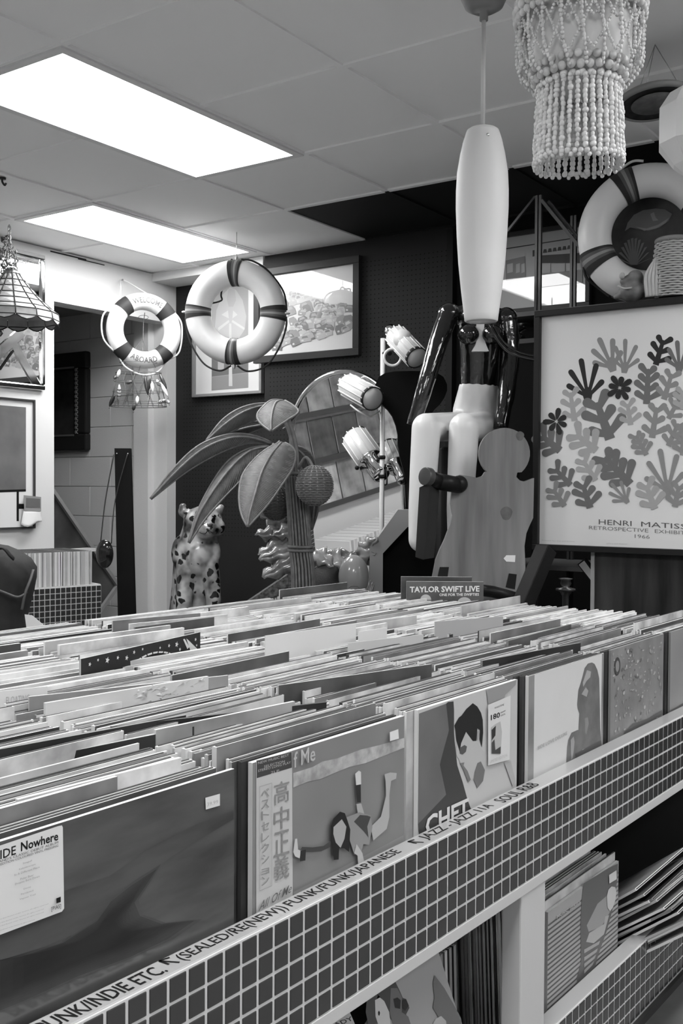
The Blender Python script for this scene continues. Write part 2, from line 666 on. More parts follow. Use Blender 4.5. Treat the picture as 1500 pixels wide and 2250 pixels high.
# ================================================================== record sleeves
LP = 0.315
COV = [mat('cover_tone_%d' % i, v, .4, noise=(RND.uniform(5, 16), v * .55, min(.8, v * 1.5)), coat=.15) for i, v in enumerate([.03, .07, .14, .25, .4, .55, .68])]
EDG = [mat('sleeve_edge_%d' % i, v, .6) for i, v in enumerate([.05, .2, .42, .58, .68, .76])]
TONE = ['black', 'dark', 'dark grey', 'mid grey', 'pale grey', 'pale', 'near-white']
VAR = {}


def sleeve_mesh(ci, ei, t):
    key = (ci, ei, t)
    if key in VAR:
        return VAR[key]
    b = MB()
    b.box((LP / 2, t / 2, LP / 2), (LP, t, LP), None, 0, faces=[1, 1, 0, 0, 1, 1])
    # the two boards of the sleeve stand a hair above the disc between them
    if t > .0035:
        b.box((LP / 2, t / 2, LP + .0004), (LP - .006, t * .4, .0012), None, 2)
    ob = b.build('record_sleeve', [COV[ci], EDG[ei], EDG[0]], origin=(0, 0, 0))
    me = ob.data
    bpy.data.objects.remove(ob)
    VAR[key] = me
    return me


def place_sleeve(ci, ei, t, e, n, z, lean=0.0, yaw=0.0, roll=0.0, name='record_sleeve'):
    ob = bpy.data.objects.new(name, sleeve_mesh(ci, ei, t))
    R = Matrix.Rotation(DY + yaw, 3, 'Z') @ Matrix.Rotation(-lean, 3, 'X') @ Matrix.Rotation(roll, 3, 'Y')
    ob.matrix_world = Matrix.Translation(bn(e, n, z)) @ R.to_4x4()
    col.objects.link(ob)
    return ob


def pick(rnd):
    c = rnd.random()
    ci = 0 if c < .03 else 1 if c < .08 else 2 if c < .15 else 3 if c < .25 else 4 if c < .45 else 5 if c < .75 else 6
    k = rnd.random()
    ei = 0 if k < .05 else 1 if k < .10 else 2 if k < .2 else 3 if k < .42 else 4 if k < .75 else 5
    t = rnd.choice([.0032, .004, .004, .005, .005, .006, .0075])
    return ci, ei, t


# raised sleeves and divider cards that stick up out of the rows --------------------------------
div_pale = mat('divider_plastic_pale', .58, .35)
div_grey = mat('divider_plastic_grey', .33, .35)


UPS = []


def upright(name, xa, ya, xb, yb, ztop, label, cat, m_front, m_edge, t=.0035, below=.12, group=None, width=None):
    """a sheet whose top edge runs between two places of the photograph, standing in the bin"""
    a, b = on_z(xa, ya, ztop), on_z(xb, yb, ztop)
    d = (b - a).normalized()
    if width:
        b = a + d * width
    nn = V((d.y, -d.x, 0))
    mb_ = MB()
    c = (a + b) / 2 - nn * t / 2 - V((0, 0, below / 2))
    R = Matrix((d, -nn, V((0, 0, 1)))).transposed()
    mb_.box(c, ((b - a).length, t, below), R, 0, faces=[1, 1, 0, 0, 1, 1])
    UPS.append((a.dot(E_), b.dot(E_), min(a.dot(N_), b.dot(N_)), max(a.dot(N_), b.dot(N_)), t))
    o = mb_.build(name, [m_front, m_edge])
    tag(o, label, cat, group)
    return o, a, b, nn


G_DIV = 'divider cards standing up among the records'
G_UP = 'sleeves pulled up above their row'
upright('divider_card', 583, 1397, 782, 1370, .925, 'blank pale divider card in the middle of the bin, the widest standing card', 'divider', div_pale, EDG[4], .002, .14, G_DIV)
upright('divider_card', 788, 1388, 850, 1379, .915, 'small pale divider card just right of the widest standing card', 'divider', div_pale, EDG[4], .002, .13, G_DIV)
upright('divider_card', 955, 1366, 1105, 1354, .918, 'grey divider card standing up right of the bin centre', 'divider', div_grey, EDG[3], .002, .13, G_DIV)
upright('divider_card', 765, 1413, 930, 1394, .900, 'pale grey divider card barely clearing the records near the bin centre', 'divider', mat('divider_mid', .45, .4), EDG[3], .002, .12, G_DIV)
o_, a_, b_, n_ = upright('divider_card', -40, 1523, 104, 1508, .906, 'lettered pale divider card at the left edge of the bin', 'divider', div_pale, EDG[4], .002, .13, G_DIV)
mb = MB()
letter(mb, 'FLOATING', a_.lerp(b_, .36) + V((0, 0, -.020)), a_.lerp(b_, .72) + V((0, 0, -.020)), a_.lerp(b_, .36) + V((0, 0, -.009)), 0, n_ * .0006)
mb.build('lettering', mat('pencil_grey', .36, .6), o_)
upright('record_sleeve', 378, 1484, 635, 1431, .900, 'dark sleeve with a pale rim standing proud left of the bin centre', 'record', COV[1], EDG[2], .004, .2, G_UP)
upright('record_sleeve', 612, 1506, 742, 1488, .902, 'short dark sleeve corner with a round pale mark, near the bin centre', 'record', COV[1], EDG[2], .004, .2, G_UP, LP)
o_, a_, b_, n_ = upright('record_sleeve', 100, 1545, 458, 1486, .905, 'pale sleeve in crinkled clear plastic standing at the left of the bin', 'record', mat('sleeve_pale_wrapped', .5, .3, coat=.6), EDG[4], .005, .2, G_UP)
mb = MB()
rr = random.Random(5)
for q in range(46):
    u_ = rr.uniform(.5, .95); w_ = rr.uniform(-.024, -.003)
    p = a_.lerp(b_, u_) + V((0, 0, w_)) + n_ * .0012
    d = (b_ - a_).normalized() * rr.uniform(.004, .016) + V((0, 0, rr.uniform(-.004, .004)))
    mb.add([p, p + d, p + d * .6 + V((0, 0, rr.uniform(.001, .004))) + n_ * rr.uniform(.0, .003)], [(0, 1, 2)])
mb.build('wrap_glints', mat('wrap_glint_pale', .75, .08, coat=1), o_)  # glints on the clear wrap painted as small pale flecks
upright('record_sleeve', 64, 1531, 250, 1511, .902, 'mid grey sleeve standing just behind the wrapped pale sleeve', 'record', COV[3], EDG[3], .004, .2, G_UP, LP)
upright('record_sleeve', 343, 1604, 648, 1541, .899, 'mid grey sleeve raised near the front, behind the flying figure cover', 'record', COV[3], EDG[3], .005, .2, G_UP)
upright('record_sleeve', 1117, 1408, 1257, 1371, .897, 'dark sleeve raised in the row behind the pale silhouette cover', 'record', COV[1], EDG[1], .005, .2, G_UP, LP)
upright('record_sleeve', 245, 1597, 735, 1541, .893, 'long black sleeve edge raised behind the flying figure cover', 'record', COV[0], EDG[0], .005, .2, G_UP, LP)
upright('record_sleeve', -95, 1664, 220, 1606, .8945, 'black sleeve raised at the left edge, farther of two', 'record', COV[0], EDG[1], .005, .2, G_UP, LP)
upright('record_sleeve', -95, 1702, 245, 1633, .8935, 'black sleeve raised at the left edge, nearer of two', 'record', COV[0], EDG[2], .005, .2, G_UP, LP)
upright('record_sleeve', 285, 1371, 500, 1350, .908, 'pale-fronted sleeve raised at the far left corner of the bin', 'record', COV[5], EDG[4], .005, .2, G_UP)
upright('record_sleeve', 297, 1378, 500, 1352, .905, 'dark sleeve directly in front of the pale one at the far left corner', 'record', COV[1], EDG[1], .005, .2, G_UP)
upright('record_sleeve', 248, 1364, 440, 1347, .913, 'dark grey sleeve raised farthest back at the far left corner', 'record', COV[2], EDG[2], .005, .2, G_UP)
upright('record_sleeve', 40, 1757, 398, 1665, .896, 'pale sleeve lettered in script, raised behind the white-stickered cover', 'record', COV[5], EDG[4], .005, .2, G_UP)
upright('record_sleeve', -20, 1783, 258, 1706, .897, 'dark streaked sleeve raised behind the script-lettered one', 'record', COV[2], EDG[4], .005, .2, G_UP)
upright('record_sleeve', 1060, 1452, 1190, 1428, .896, 'black sleeve raised where two rows meet right of centre', 'record', COV[0], EDG[1], .005, .2, G_UP, LP)
upright('record_sleeve', 770, 1372, 915, 1352, .905, 'sleeve with a row of tiny dark marks along its top, toward the back', 'record', COV[4], EDG[4], .005, .2, G_UP)

# the bent star-map sleeve
star_m = mat('star_map_dark', .025, .4)
o_, a_, b_, n_ = upright('record_sleeve', 178, 1448, 440, 1389, .915, 'bent dark sleeve with white stars and an arched band, left of the bin centre', 'record', star_m, EDG[2], .004, .2, G_UP)
mb = MB()
d_ = (b_ - a_)
def sp(u_, w_):
    return a_ + d_ * u_ + V((0, 0, w_)) + n_ * .0008
rr = random.Random(3)
for (u_, w_, s_) in [(.06, -.012, .004), (.12, -.008, .003), (.19, -.012, .006), (.27, -.012, .004), (.34, -.016, .005), (.4, -.009, .004), (.47, -.007, .003), (.62, -.012, .003), (.7, -.012, .004), (.77, -.013, .006), (.8, -.024, .004), (.95, -.012, .004), (.96, -.024, .003)]:
    pts = []
    for q in range(10):
        a = 2 * PI * q / 10
        r_ = s_ if q % 2 == 0 else s_ * .45
        pts.append(sp(u_, w_) + d_.normalized() * (r_ * math.cos(a)) + V((0, 0, r_ * math.sin(a))))
    mb.face(pts)
for q in range(12):
    a0, a1 = PI * (.12 + .76 * q / 12), PI * (.12 + .76 * (q + .8) / 12)
    f = lambda a, r_: sp(.56, -.062) + d_.normalized() * (-.09 * math.cos(a) * r_) + V((0, 0, .045 * math.sin(a) * r_))
    mb.face([f(a0, 1), f(a1, 1), f(a1, .93), f(a0, .93)])
mb.face([sp(.83, -.006), sp(.845, -.006), sp(.89, -.024), sp(.87, -.027)])
mb.face([sp(.86, -.006), sp(.88, -.01), sp(.97, -.032), sp(.9, -.032)])
mb.build('star_print', mat('star_white', .6, .5), o_)

BEHIND = ['the dark cover with the big white sticker', 'the cover with the flying figure', 'the CHET cover', 'the pale cover with the tall silhouette',
          'the speckled grey cover', 'the plain grey cover at the bin end']
NIND = [44, 46, 46, 40, 36, 26]
rest = MB()
NSTART = [.808, .812, .808, .822, .808, .80]
for k in range(-1, 6):
    rnd = random.Random(40 + k)
    Rr = .8445 + .340 * k
    n = NSTART[max(k, 0)]
    i = 0
    last_skip = -1
    ph1, ph2 = rnd.uniform(0, 6), rnd.uniform(0, 6)
    while n < BN1 - .03:
        ci, ei, t = pick(rnd)
        lean = math.radians(1.6 * math.sin(n * 9 + ph1) + .6 * math.sin(n * 31 + ph2)) * min(1, max(0, (n - .82) * 8))
        yaw = math.radians(1.3 * math.sin(n * 7 + ph2) + .8 * math.sin(n * 19 + ph1)) * min(1, max(0, (n - .82) * 6))
        h = max(-.006, min(.010, rnd.gauss(0.0, .0035)))
        if rnd.random() < .035:
            h += rnd.uniform(.006, .02)
            ci = rnd.choice([1, 2, 3, 4, 4, 5, 5])
        off = -rnd.choice([0, .002, .004, .008, .012, .016]) if i > 0 else -.004
        if i < 6: off -= .006
        e = Rr - LP + off
        hit = [u for u in UPS if u[0] < e + LP and u[1] > e and u[2] - t - .002 < n < u[3] + u[4] + .001 and abs(h) < 9]
        if hit and n - last_skip > .02:
            last_skip = n
            n = min(max(u[3] + u[4] for u in hit) + .0015, n + .012)
            continue
        if 0 <= k and i < NIND[k]:
            o = place_sleeve(ci, ei, t, e, n, ZF + .0005 + h, lean, yaw)
            tag(o, '%s sleeve, %s behind %s' % (TONE[ci], ordinal(i + 1), BEHIND[k]), 'record', 'sleeves filed in the big bin')
        else:
            R = RB @ Matrix.Rotation(yaw, 3, 'Z') @ Matrix.Rotation(-lean, 3, 'X')
            o = bn(e, n, ZF + .0005 + h)
            rest.box(o + R @ V((LP / 2, t / 2, LP / 2)), (LP, t, LP), R, 0, faces=[7 + ei, 7 + ei, ci, ci, 7 + ei, 7 + ei])
        n += t + rnd.uniform(.0006, .0035) + (.004 if rnd.random() < .08 else 0)
        i += 1
ob = rest.build('filed_record_sleeves', COV + EDG, fix=False)
tag(ob, 'rows of pale-edged record sleeves filling the rear of the big bin', 'records')
ob['kind'] = 'stuff'

# ================================================================== the covers one can see
def zc(ox, oy, s, pts):
    return [(ox + x / s, oy + y / s) for x, y in pts]


NF = .7895


def cover(name, e0, e1, nf, z1, t, base, edge, label, group='front covers in the bins', h=LP, e_spine=None):
    mb = MB()
    R = RB
    mb.box(bn((e0 + e1) / 2, nf + t / 2, z1 - h / 2), (e1 - e0, t, h), R, 0, faces=[1, 1, 0, 0, 1, 1])
    mb.mats = [base, edge]
    mb.nf = nf
    mb.k = 0
    mb.meta = (name, label, group)
    return mb


def mslot(mb, m):
    if m not in mb.mats:
        mb.mats.append(m)
    return mb.mats.index(m)


def shape(mb, pts, m):
    mb.k += 1
    lift = .00012 * mb.k
    mb.face([on_n(x, y, mb.nf - .0002 - lift) for x, y in pts], mslot(mb, m))


def words(mb, body, bl, br, tl, m, bold=0.0, shear=0.0):
    mb.k += 1
    n = mb.nf - .0002 - .00012 * mb.k
    letter(mb, body, on_n(bl[0], bl[1], n), on_n(br[0], br[1], n), on_n(tl[0], tl[1], n), mslot(mb, m), bold=bold, shear=shear)


def done(mb):
    name, label, group = mb.meta
    o = mb.build(name, mb.mats, fix=False)
    return tag(o, label, 'record', group)


def child_print(parent, name, nf):
    b = MB(); b.mats = []; b.nf = nf; b.k = 0; b.par = parent; b.nm = name
    return b


def child_done(b, label=None):
    o = b.build(b.nm, b.mats, b.par, fix=False)
    if label:
        o['label'] = label
    return o


G = lambda v: grey(v, .35)
# ---- 1: dark cover with a printed white sticker
sea = mat('sea_photo_print', .06, .32, noise=(5, .035, .105, 6), stretch=(1, 1, 4), coat=.3)
c = cover('record_sleeve', .530, .8445, NF, .8835, .005, sea, EDG[3], 'dark cloudy cover with a big white sticker, front of the leftmost visible row')
shape(c, [(0, 1985), (120, 1965), (240, 1925), (320, 1870), (430, 1812), (513, 1780), (513, 1800), (380, 1880), (290, 1950), (240, 2020), (100, 2080), (0, 2110)], mat('sea_mid', .05, .32, noise=(9, .04, .075, 6), stretch=(1, 1, 4)))
tr0 = [(-60, 2125), (60, 2100), (150, 2070), (212, 2030), (240, 1996), (272, 1968), (318, 1938), (300, 1968), (282, 1998), (290, 2022), (330, 2036), (390, 2030), (340, 2062), (270, 2096), (180, 2130), (80, 2175), (-60, 2230)]
mx0, my0 = 215, 2062
for q in range(9):
    f = 1.32 - .09 * q
    v = .052 - .0036 * q
    shape(c, [(mx0 + (x - mx0) * f + 3 * math.sin(x * .3 + q), my0 + (y - my0) * f) for x, y in tr0], mat('sea_dip_%d' % q, v, .32, noise=(11, v * .8, v * 1.2, 6), stretch=(1, 1, 4)))
o = done(c)
b = child_print(o, 'hype_sticker', NF - .0015)
stk = G(.60)
shape(b, [(-42, 1872), (128, 1815), (136, 1813.5), (138, 1818), (141, 1996), (136, 2003), (-42, 2070)], stk)
words(b, 'RIDE', (-14, 1893), (35, 1877), (-14, 1873), ink, .012)
words(b, 'Nowhere', (46, 1871), (128, 1846), (46, 1851), ink, .02)
words(b, "THE BAND'S CLASSIC DEBUT ALBUM", (-30, 1905), (128, 1853), (-30, 1899.5), G(.08))
words(b, 'LIMITED EDITION COLOURED VINYL PRESSING', (-30, 1912), (128, 1860), (-30, 1907), G(.1))
for w_, x0, x1, y in [('Seagull', 50, 70, 1898), ('Kaleidoscope', 42, 78, 1911), ('In A Different Place', 32, 87, 1923), ('Polar Bear', 45, 74, 1932), ('Dreams Burn Down', 33, 87, 1943), ('Decay', 52, 68, 1954), ('Paralysed', 46, 73, 1966), ('Vapour Trail', 43, 78, 1977)]:
    words(b, w_, (x0, y + 2), (x1, y - .33 * (x1 - x0) + 2), (x0, y - 2.5), G(.28))
for y, x1 in [(2022, 106), (2030, 96), (2037, 96), (2046, 76)]:
    words(b, 'marketed and distributed under licence all rights reserved', (-30, y + 9), (x1, y - .36 * (x1 + 30) + 14), (-30, y + 6.5), G(.25))
shape(b, [(123.5, 1974), (133.5, 1970), (133.5, 1982), (124, 1985)], ink)
words(b, '[PIAS]', (113, 2004), (134, 1997), (113, 1993), ink)
child_done(b, 'white sticker with black print')
b = child_print(o, 'price_sticker', NF - .0012)
shape(b, [(451, 1753), (483, 1744), (483, 1770), (452, 1779)], G(.62))
words(b, '39.99', (455, 1772), (479, 1765), (455, 1764), G(.35))
child_done(b)

# ---- 2: cover with a flying figure and a lettered side strip
sky = mat('flying_cover_print', .19, .3, noise=(3, .15, .23, 3), coat=.3)
c = cover('record_sleeve', .875, 1.1885, NF, .8835, .007, sky, EDG[3], 'grey cover with a small flying figure and a lettered side strip')
Z2 = lambda p: zc(500, 1560, 3.75, p)
shape(c, Z2([(540, 520), (700, 470), (780, 425), (900, 400), (1100, 325), (1250, 290), (1455, 230), (1455, 310), (1280, 380), (1130, 440), (1000, 470), (900, 510), (760, 570), (660, 590), (540, 640)]), mat('foam_print', .36, .35, noise=(60, .24, .46)))
shape(c, Z2([(540, 1500), (900, 1320), (1450, 1030), (1450, 1130), (540, 1590)]), mat('flying_low', .24, .3))
shape(c, Z2([(235, 415), (530, 342), (536, 1600), (235, 1740)]), G(.46))
shape(c, Z2([(240, 420), (527, 346), (529, 475), (240, 562)]), G(.05))
for q, (x0, x1, y0) in enumerate([(250, 505, 440), (300, 470, 470), (250, 520, 505), (355, 425, 520)]):
    dy = -(x1 - x0) * .27
    words(c, ['NEW MUSIC BEST', 'SELECTION', 'STEREO LONG PLAY', '2LP'][q], Z2([(x0, y0 + 8)])[0], Z2([(x1, y0 + 8 + dy)])[0], Z2([(x0, y0 - 12)])[0], G(.45))
kan = G(.22)
for ch, (x0, x1, ya, yb) in zip('高中正義', [(382, 508, 590, 775), (382, 508, 800, 985), (382, 508, 1000, 1205), (382, 508, 1210, 1400)]):
    words(c, ch, Z2([(x0, yb + 14)])[0], Z2([(x1, yb - 26)])[0], Z2([(x0, ya + 14)])[0], kan, .004)
ys = 650
for ch in 'ベストセレクション':
    hh = 82
    small = ch == 'ョ'
    words(c, ch, Z2([(278, ys + hh)])[0], Z2([(342, ys + hh - 18)])[0], Z2([(278, ys + (34 if small else 8))])[0], kan, .004)
    ys += 90
fr = G(.30)
for pts in ([(262, 630), (366, 598), (366, 603), (262, 635)], [(262, 1488), (366, 1445), (366, 1450), (262, 1493)], [(262, 630), (266, 629), (266, 1490), (262, 1492)], [(362, 600), (366, 598), (366, 1450), (362, 1452)]):
    shape(c, Z2(pts), fr)
words(c, 'All Of Me', Z2([(255, 1660)])[0], Z2([(525, 1500)])[0], Z2([(262, 1585)])[0], G(.1), .004, .3)
words(c, 'f Me', Z2([(545, 480)])[0], Z2([(722, 415)])[0], Z2([(545, 350)])[0], G(.42), .01)
# figure
for pts, v in [([(1060, 775), (1100, 770), (1128, 865), (1075, 870)], .36), ([(1055, 618), (1096, 610), (1098, 762), (1066, 762)], .03), ([(1050, 525), (1080, 500), (1098, 510), (1100, 612), (1058, 620)], .55),
               ([(1292, 530), (1340, 515), (1392, 520), (1388, 565), (1346, 585), (1332, 700), (1332, 880), (1310, 980), (1200, 1075), (1178, 965), (1262, 880), (1305, 705), (1300, 580)], .38),
               ([(980, 885), (1085, 842), (1178, 870), (1192, 965), (1165, 1110), (1118, 1105), (1100, 1175), (1042, 1192), (1000, 1055)], .24), ([(1040, 920), (1090, 865), (1150, 870), (1178, 880), (1150, 960), (1160, 1050), (1120, 1000), (1080, 960)], .05),
               ([(852, 1075), (845, 1130), (770, 1165), (700, 1172), (640, 1172), (602, 1150), (612, 1128), (700, 1132), (790, 1120)], .05), ([(540, 1170), (556, 1062), (572, 1060), (580, 1150), (608, 1162), (592, 1222), (556, 1208)], .5), ([(600, 1160), (645, 1150), (640, 1240), (595, 1248)], .03),
               ([(1062, 1105), (1110, 1180), (1132, 1290), (1076, 1302), (1070, 1200), (1042, 1180)], .42),
               ([(850, 960), (872, 895), (925, 838), (965, 850), (985, 905), (1010, 985), (1000, 1170), (960, 1140), (918, 1140), (914, 1232), (874, 1236), (852, 1050)], .02), ([(872, 965), (940, 900), (978, 962), (962, 1062), (930, 1136), (890, 1092), (870, 1022)], .34)]:
    shape(c, Z2(pts), G(v))
o = done(c)
b = child_print(o, 'price_sticker', NF - .005)
shape(b, Z2([(1335, 183), (1405, 158), (1410, 236), (1337, 257)]), G(.66))
child_done(b)

# ---- 3: cover lettered CHET
c = cover('record_sleeve', 1.2225, 1.5245, NF, .8855, .006, G(.46), EDG[3], 'cover lettered CHET with a dark-haired profile, third row from the left')
Z3 = lambda p: zc(880, 1480, 5, p)
shape(c, Z3([(202, 440), (500, 330), (532, 620), (482, 800), (430, 1000), (500, 1330), (190, 1660)]), mat('chet_left', .13, .3, noise=(6, .09, .16)))
shape(c, Z3([(500, 330), (520, 312), (580, 305), (586, 400), (585, 620), (592, 740), (612, 930), (622, 1010), (680, 1190), (735, 1390), (785, 1520), (200, 1780), (190, 1655), (500, 1330), (430, 1000), (482, 800), (532, 620)]), G(.05))
shape(c, Z3([(605, 735), (660, 700), (720, 640), (790, 720), (832, 745), (892, 832), (962, 905), (952, 1020), (902, 1180), (842, 1260), (800, 1160), (742, 1196), (682, 1040), (652, 985), (640, 940), (612, 905)]), G(.43))
shape(c, Z3([(600, 612), (590, 570), (640, 482), (668, 462), (720, 390), (792, 325), (842, 362), (882, 430), (902, 510), (906, 650), (892, 810), (866, 720), (872, 622), (842, 600), (830, 740), (792, 742), (718, 640), (664, 765), (648, 860), (612, 742)]), G(.025))
shape(c, Z3([(650, 815), (700, 785), (728, 800), (716, 860), (680, 890), (648, 880)]), G(.09))
shape(c, Z3([(842, 985), (880, 965), (925, 1060), (905, 1180), (842, 1260), (800, 1160), (812, 1080)]), G(.15))
shape(c, Z3([(652, 985), (700, 975), (690, 1010), (735, 1070), (770, 1165), (742, 1196), (682, 1040)]), G(.17))
shape(c, Z3([(840, 640), (862, 625), (866, 660), (848, 730), (836, 735)]), G(.3))
shape(c, Z3([(942, 182), (1276, 65), (1262, 125), (1150, 232), (1140, 262), (962, 340)]), G(.27))
shape(c, Z3([(1140, 985), (1210, 960), (1262, 1180), (1230, 1240)]), G(.38))
words(c, 'CHET', Z3([(275, 1790)])[0], Z3([(748, 1562)])[0], Z3([(275, 1575)])[0], G(.62), .03)
o = done(c)
b = child_print(o, 'hype_sticker', NF - .003)
shape(b, Z3([(960, 345), (1208, 240), (1196, 945), (960, 1010)]), G(.6))
words(b, 'WAXTIME', Z3([(1030, 390)])[0], Z3([(1135, 350)])[0], Z3([(1030, 370)])[0], ink)
words(b, '180', Z3([(990, 515)])[0], Z3([(1090, 480)])[0], Z3([(990, 455)])[0], ink, .02)
words(b, 'GRAM', Z3([(1095, 440)])[0], Z3([(1150, 415)])[0], Z3([(1095, 425)])[0], ink)
words(b, 'VINYL', Z3([(1095, 475)])[0], Z3([(1150, 450)])[0], Z3([(1095, 458)])[0], ink)
shape(b, Z3([(995, 590), (1040, 555), (1095, 525), (1112, 640), (1098, 878), (995, 880)]), G(.42))
shape(b, Z3([(998, 620), (1045, 572), (1040, 680), (1000, 735)]), G(.04))
shape(b, Z3([(1000, 760), (1030, 720), (1040, 840), (1098, 800), (1098, 880), (1000, 880)]), G(.06))
words(b, 'LIMITED EDITION', Z3([(980, 985)])[0], Z3([(1170, 910)])[0], Z3([(980, 955)])[0], G(.4))
child_done(b, 'white sticker reading 180')

# ---- 4: pale cover with a tall silhouette
c = cover('record_sleeve', 1.5865, 1.8700, NF, .8840, .006, mat('pale_cover', .58, .3, noise=(4, .54, .61)), EDG[3], 'pale cover with a tall grey silhouette of a woman')
Z4 = lambda p: zc(1200, 1450, 5, p)
shape(c, Z4([(500, 28), (530, 45), (560, 110), (580, 200), (585, 400), (592, 750), (606, 945), (400, 1060), (217, 1155), (228, 960), (240, 880), (275, 800), (340, 770), (352, 770), (362, 590), (342, 530), (338, 490), (352, 330), (375, 260), (395, 190), (420, 90), (455, 40)]), mat('silhouette_print', .15, .3, noise=(30, .12, .18)))
for pts, v in [([(445, 112), (490, 128), (482, 190), (440, 232), (405, 296), (400, 250)], .36), ([(432, 300), (462, 340), (442, 405), (385, 378)], .33), ([(420, 640), (455, 630), (465, 700), (440, 820), (425, 800)], .24),
               ([(265, 880), (300, 840), (310, 900), (290, 1080), (270, 1100)], .3), ([(345, 1045), (400, 980), (450, 970), (380, 1040), (350, 1065)], .42), ([(320, 1030), (600, 880), (606, 945), (330, 1095)], .09)]:
    shape(c, Z4(pts), G(v))
words(c, 'SIDE LOVE DELUXE', (1181, 1648), (1246, 1614), (1181, 1640), G(.3))
o = done(c)
# ---- 5: speckled grey cover
c = cover('record_sleeve', 1.9150, 2.2040, NF, .8860, .005, mat('speckled_cover', .21, .3, noise=(14, .17, .25)), EDG[1], 'grey speckled cover with a small ring mark at its top corner')
rr = random.Random(8)
for q in range(170):
    x = rr.uniform(1345, 1453); f = (x - 1342) / 115
    y = rr.uniform(1436 - 36 * f, 1618 - 48 * f)
    w, h = rr.uniform(.5, 2.6), rr.uniform(.8, 5)
    a = rr.uniform(0, 3)
    shape(c, [(x + w * math.cos(t + .3 * rr.random()), y + h * math.sin(t) - w * math.cos(t) * .35) for t in [a + 2 * PI * k / 6 for k in range(6)]], G(rr.choice([.3, .36, .42, .26, .14])))
    c.k = min(c.k, 6)
ring = [(1356 + 6.5 * math.cos(t), 1464 + 20 * math.sin(t) - 2 * math.cos(t)) for t in [2 * PI * k / 20 for k in range(20)]]
c.k = 7
shape(c, ring, G(.07))
shape(c, [(1356 + 4 * math.cos(t), 1464 + 12.5 * math.sin(t) - 1.3 * math.cos(t)) for t in [2 * PI * k / 20 for k in range(20)]], G(.24))
shape(c, [(1372, 1608), (1390, 1590), (1420, 1580), (1454, 1560), (1455, 1570), (1370, 1615)], G(.1))
done(c)
# ---- 6: plain grey cover at the end
c = cover('record_sleeve', 2.2480, 2.5450, NF, .8850, .005, mat('plain_cover', .25, .3, noise=(5, .21, .28)), EDG[1], 'plain grey cover at the right end of the bin')
shape(c, [(1470, 1562), (1500, 1545), (1540, 1530), (1540, 1548), (1470, 1580)], G(.12))
done(c)
# dark sleeves whose spines show beside the front covers
for (e, n, ci, ei, t, lab) in [(.866, .7985, 0, 0, .006, 'black spine right beside the side strip of the flying figure cover'), (.858, .8062, 1, 2, .005, 'dark spine beside the side strip of the flying figure cover, outer of two'),
                               (1.2045, .7965, 4, 4, .006, 'pale spine directly left of the CHET cover'), (1.2015, .8032, 5, 4, .006, 'second pale spine left of the CHET cover'),
                               (1.556, .7965, 0, 0, .006, 'black spine left of the pale silhouette cover'), (1.547, .8040, 0, 0, .006, 'outer black spine left of the pale silhouette cover'), (1.565, .7898, 3, 3, .006, 'grey spine touching the pale silhouette cover'),
                               (1.8935, .7956, 0, 0, .008, 'wide black spine left of the speckled cover'), (2.2325, .7956, 0, 0, .007, 'black spine between the speckled and the plain grey cover')]:
    o = place_sleeve(ci, ei, t, e, n, ZF + .0008)
    tag(o, lab, 'record', 'front covers in the bins')

# ---- small sleeve propped up at the far right corner of the bin
tl, tr = at(893, 1283, 2.88), at(1062, 1282, 2.88)
tl.z = tr.z = .9395
d = (tr - tl).normalized(); nn = V((d.y, -d.x, 0))
w = (tr - tl).length
swm = mat('live_cover', .09, .35, noise=(12, .05, .13))
mb = MB()
hh = .17
mb.box((tl + tr) / 2 - nn * .004 - V((0, 0, hh / 2)), (w, .008, hh), Matrix((d, -nn, V((0, 0, 1)))).transposed(), 0, faces=[1, 1, 0, 0, 1, 1])
def swp(x, y, l=.0004):
    return on_plane(x, y, tl + nn * l, nn)
letter(mb, 'TAYLOR SWIFT LIVE', swp(900, 1302), swp(1053, 1300), swp(900, 1289), 2, bold=.025)
letter(mb, 'ONE FOR THE SWIFTIES', swp(965, 1310), swp(1052, 1309), swp(965, 1304), 2, bold=.02)
mb.add([swp(935 + 12 * math.cos(t), 1318 - 12 * math.sin(t)) for t in [PI * k / 9 for k in range(10)]], [tuple(range(10))], 3)
mb.add([swp(1020 + 16 * math.cos(t), 1326 - 14 * math.sin(t)) for t in [PI * k / 9 for k in range(10)]], [tuple(range(10))], 3)
o = mb.build('record_sleeve', [swm, EDG[2], G(.66), G(.4)], fix=False)
tag(o, 'dark sleeve lettered TAYLOR SWIFT LIVE, propped up at the far right of the bin', 'record', 'front covers in the bins')
mb = MB()
q0 = tl - nn * .03 - d * .004
mb.box(q0 + d * .09 - V((0, 0, .082)) + V((0, 0, .008)), (.2, .006, .17), Matrix((d, -nn, V((0, 0, 1)))).transposed(), 0, faces=[1, 1, 0, 0, 1, 1])
tag(mb.build('record_sleeve', [COV[1], EDG[3]]), 'dark sleeve peeping out behind the sleeve lettered TAYLOR SWIFT LIVE', 'record', 'front covers in the bins')

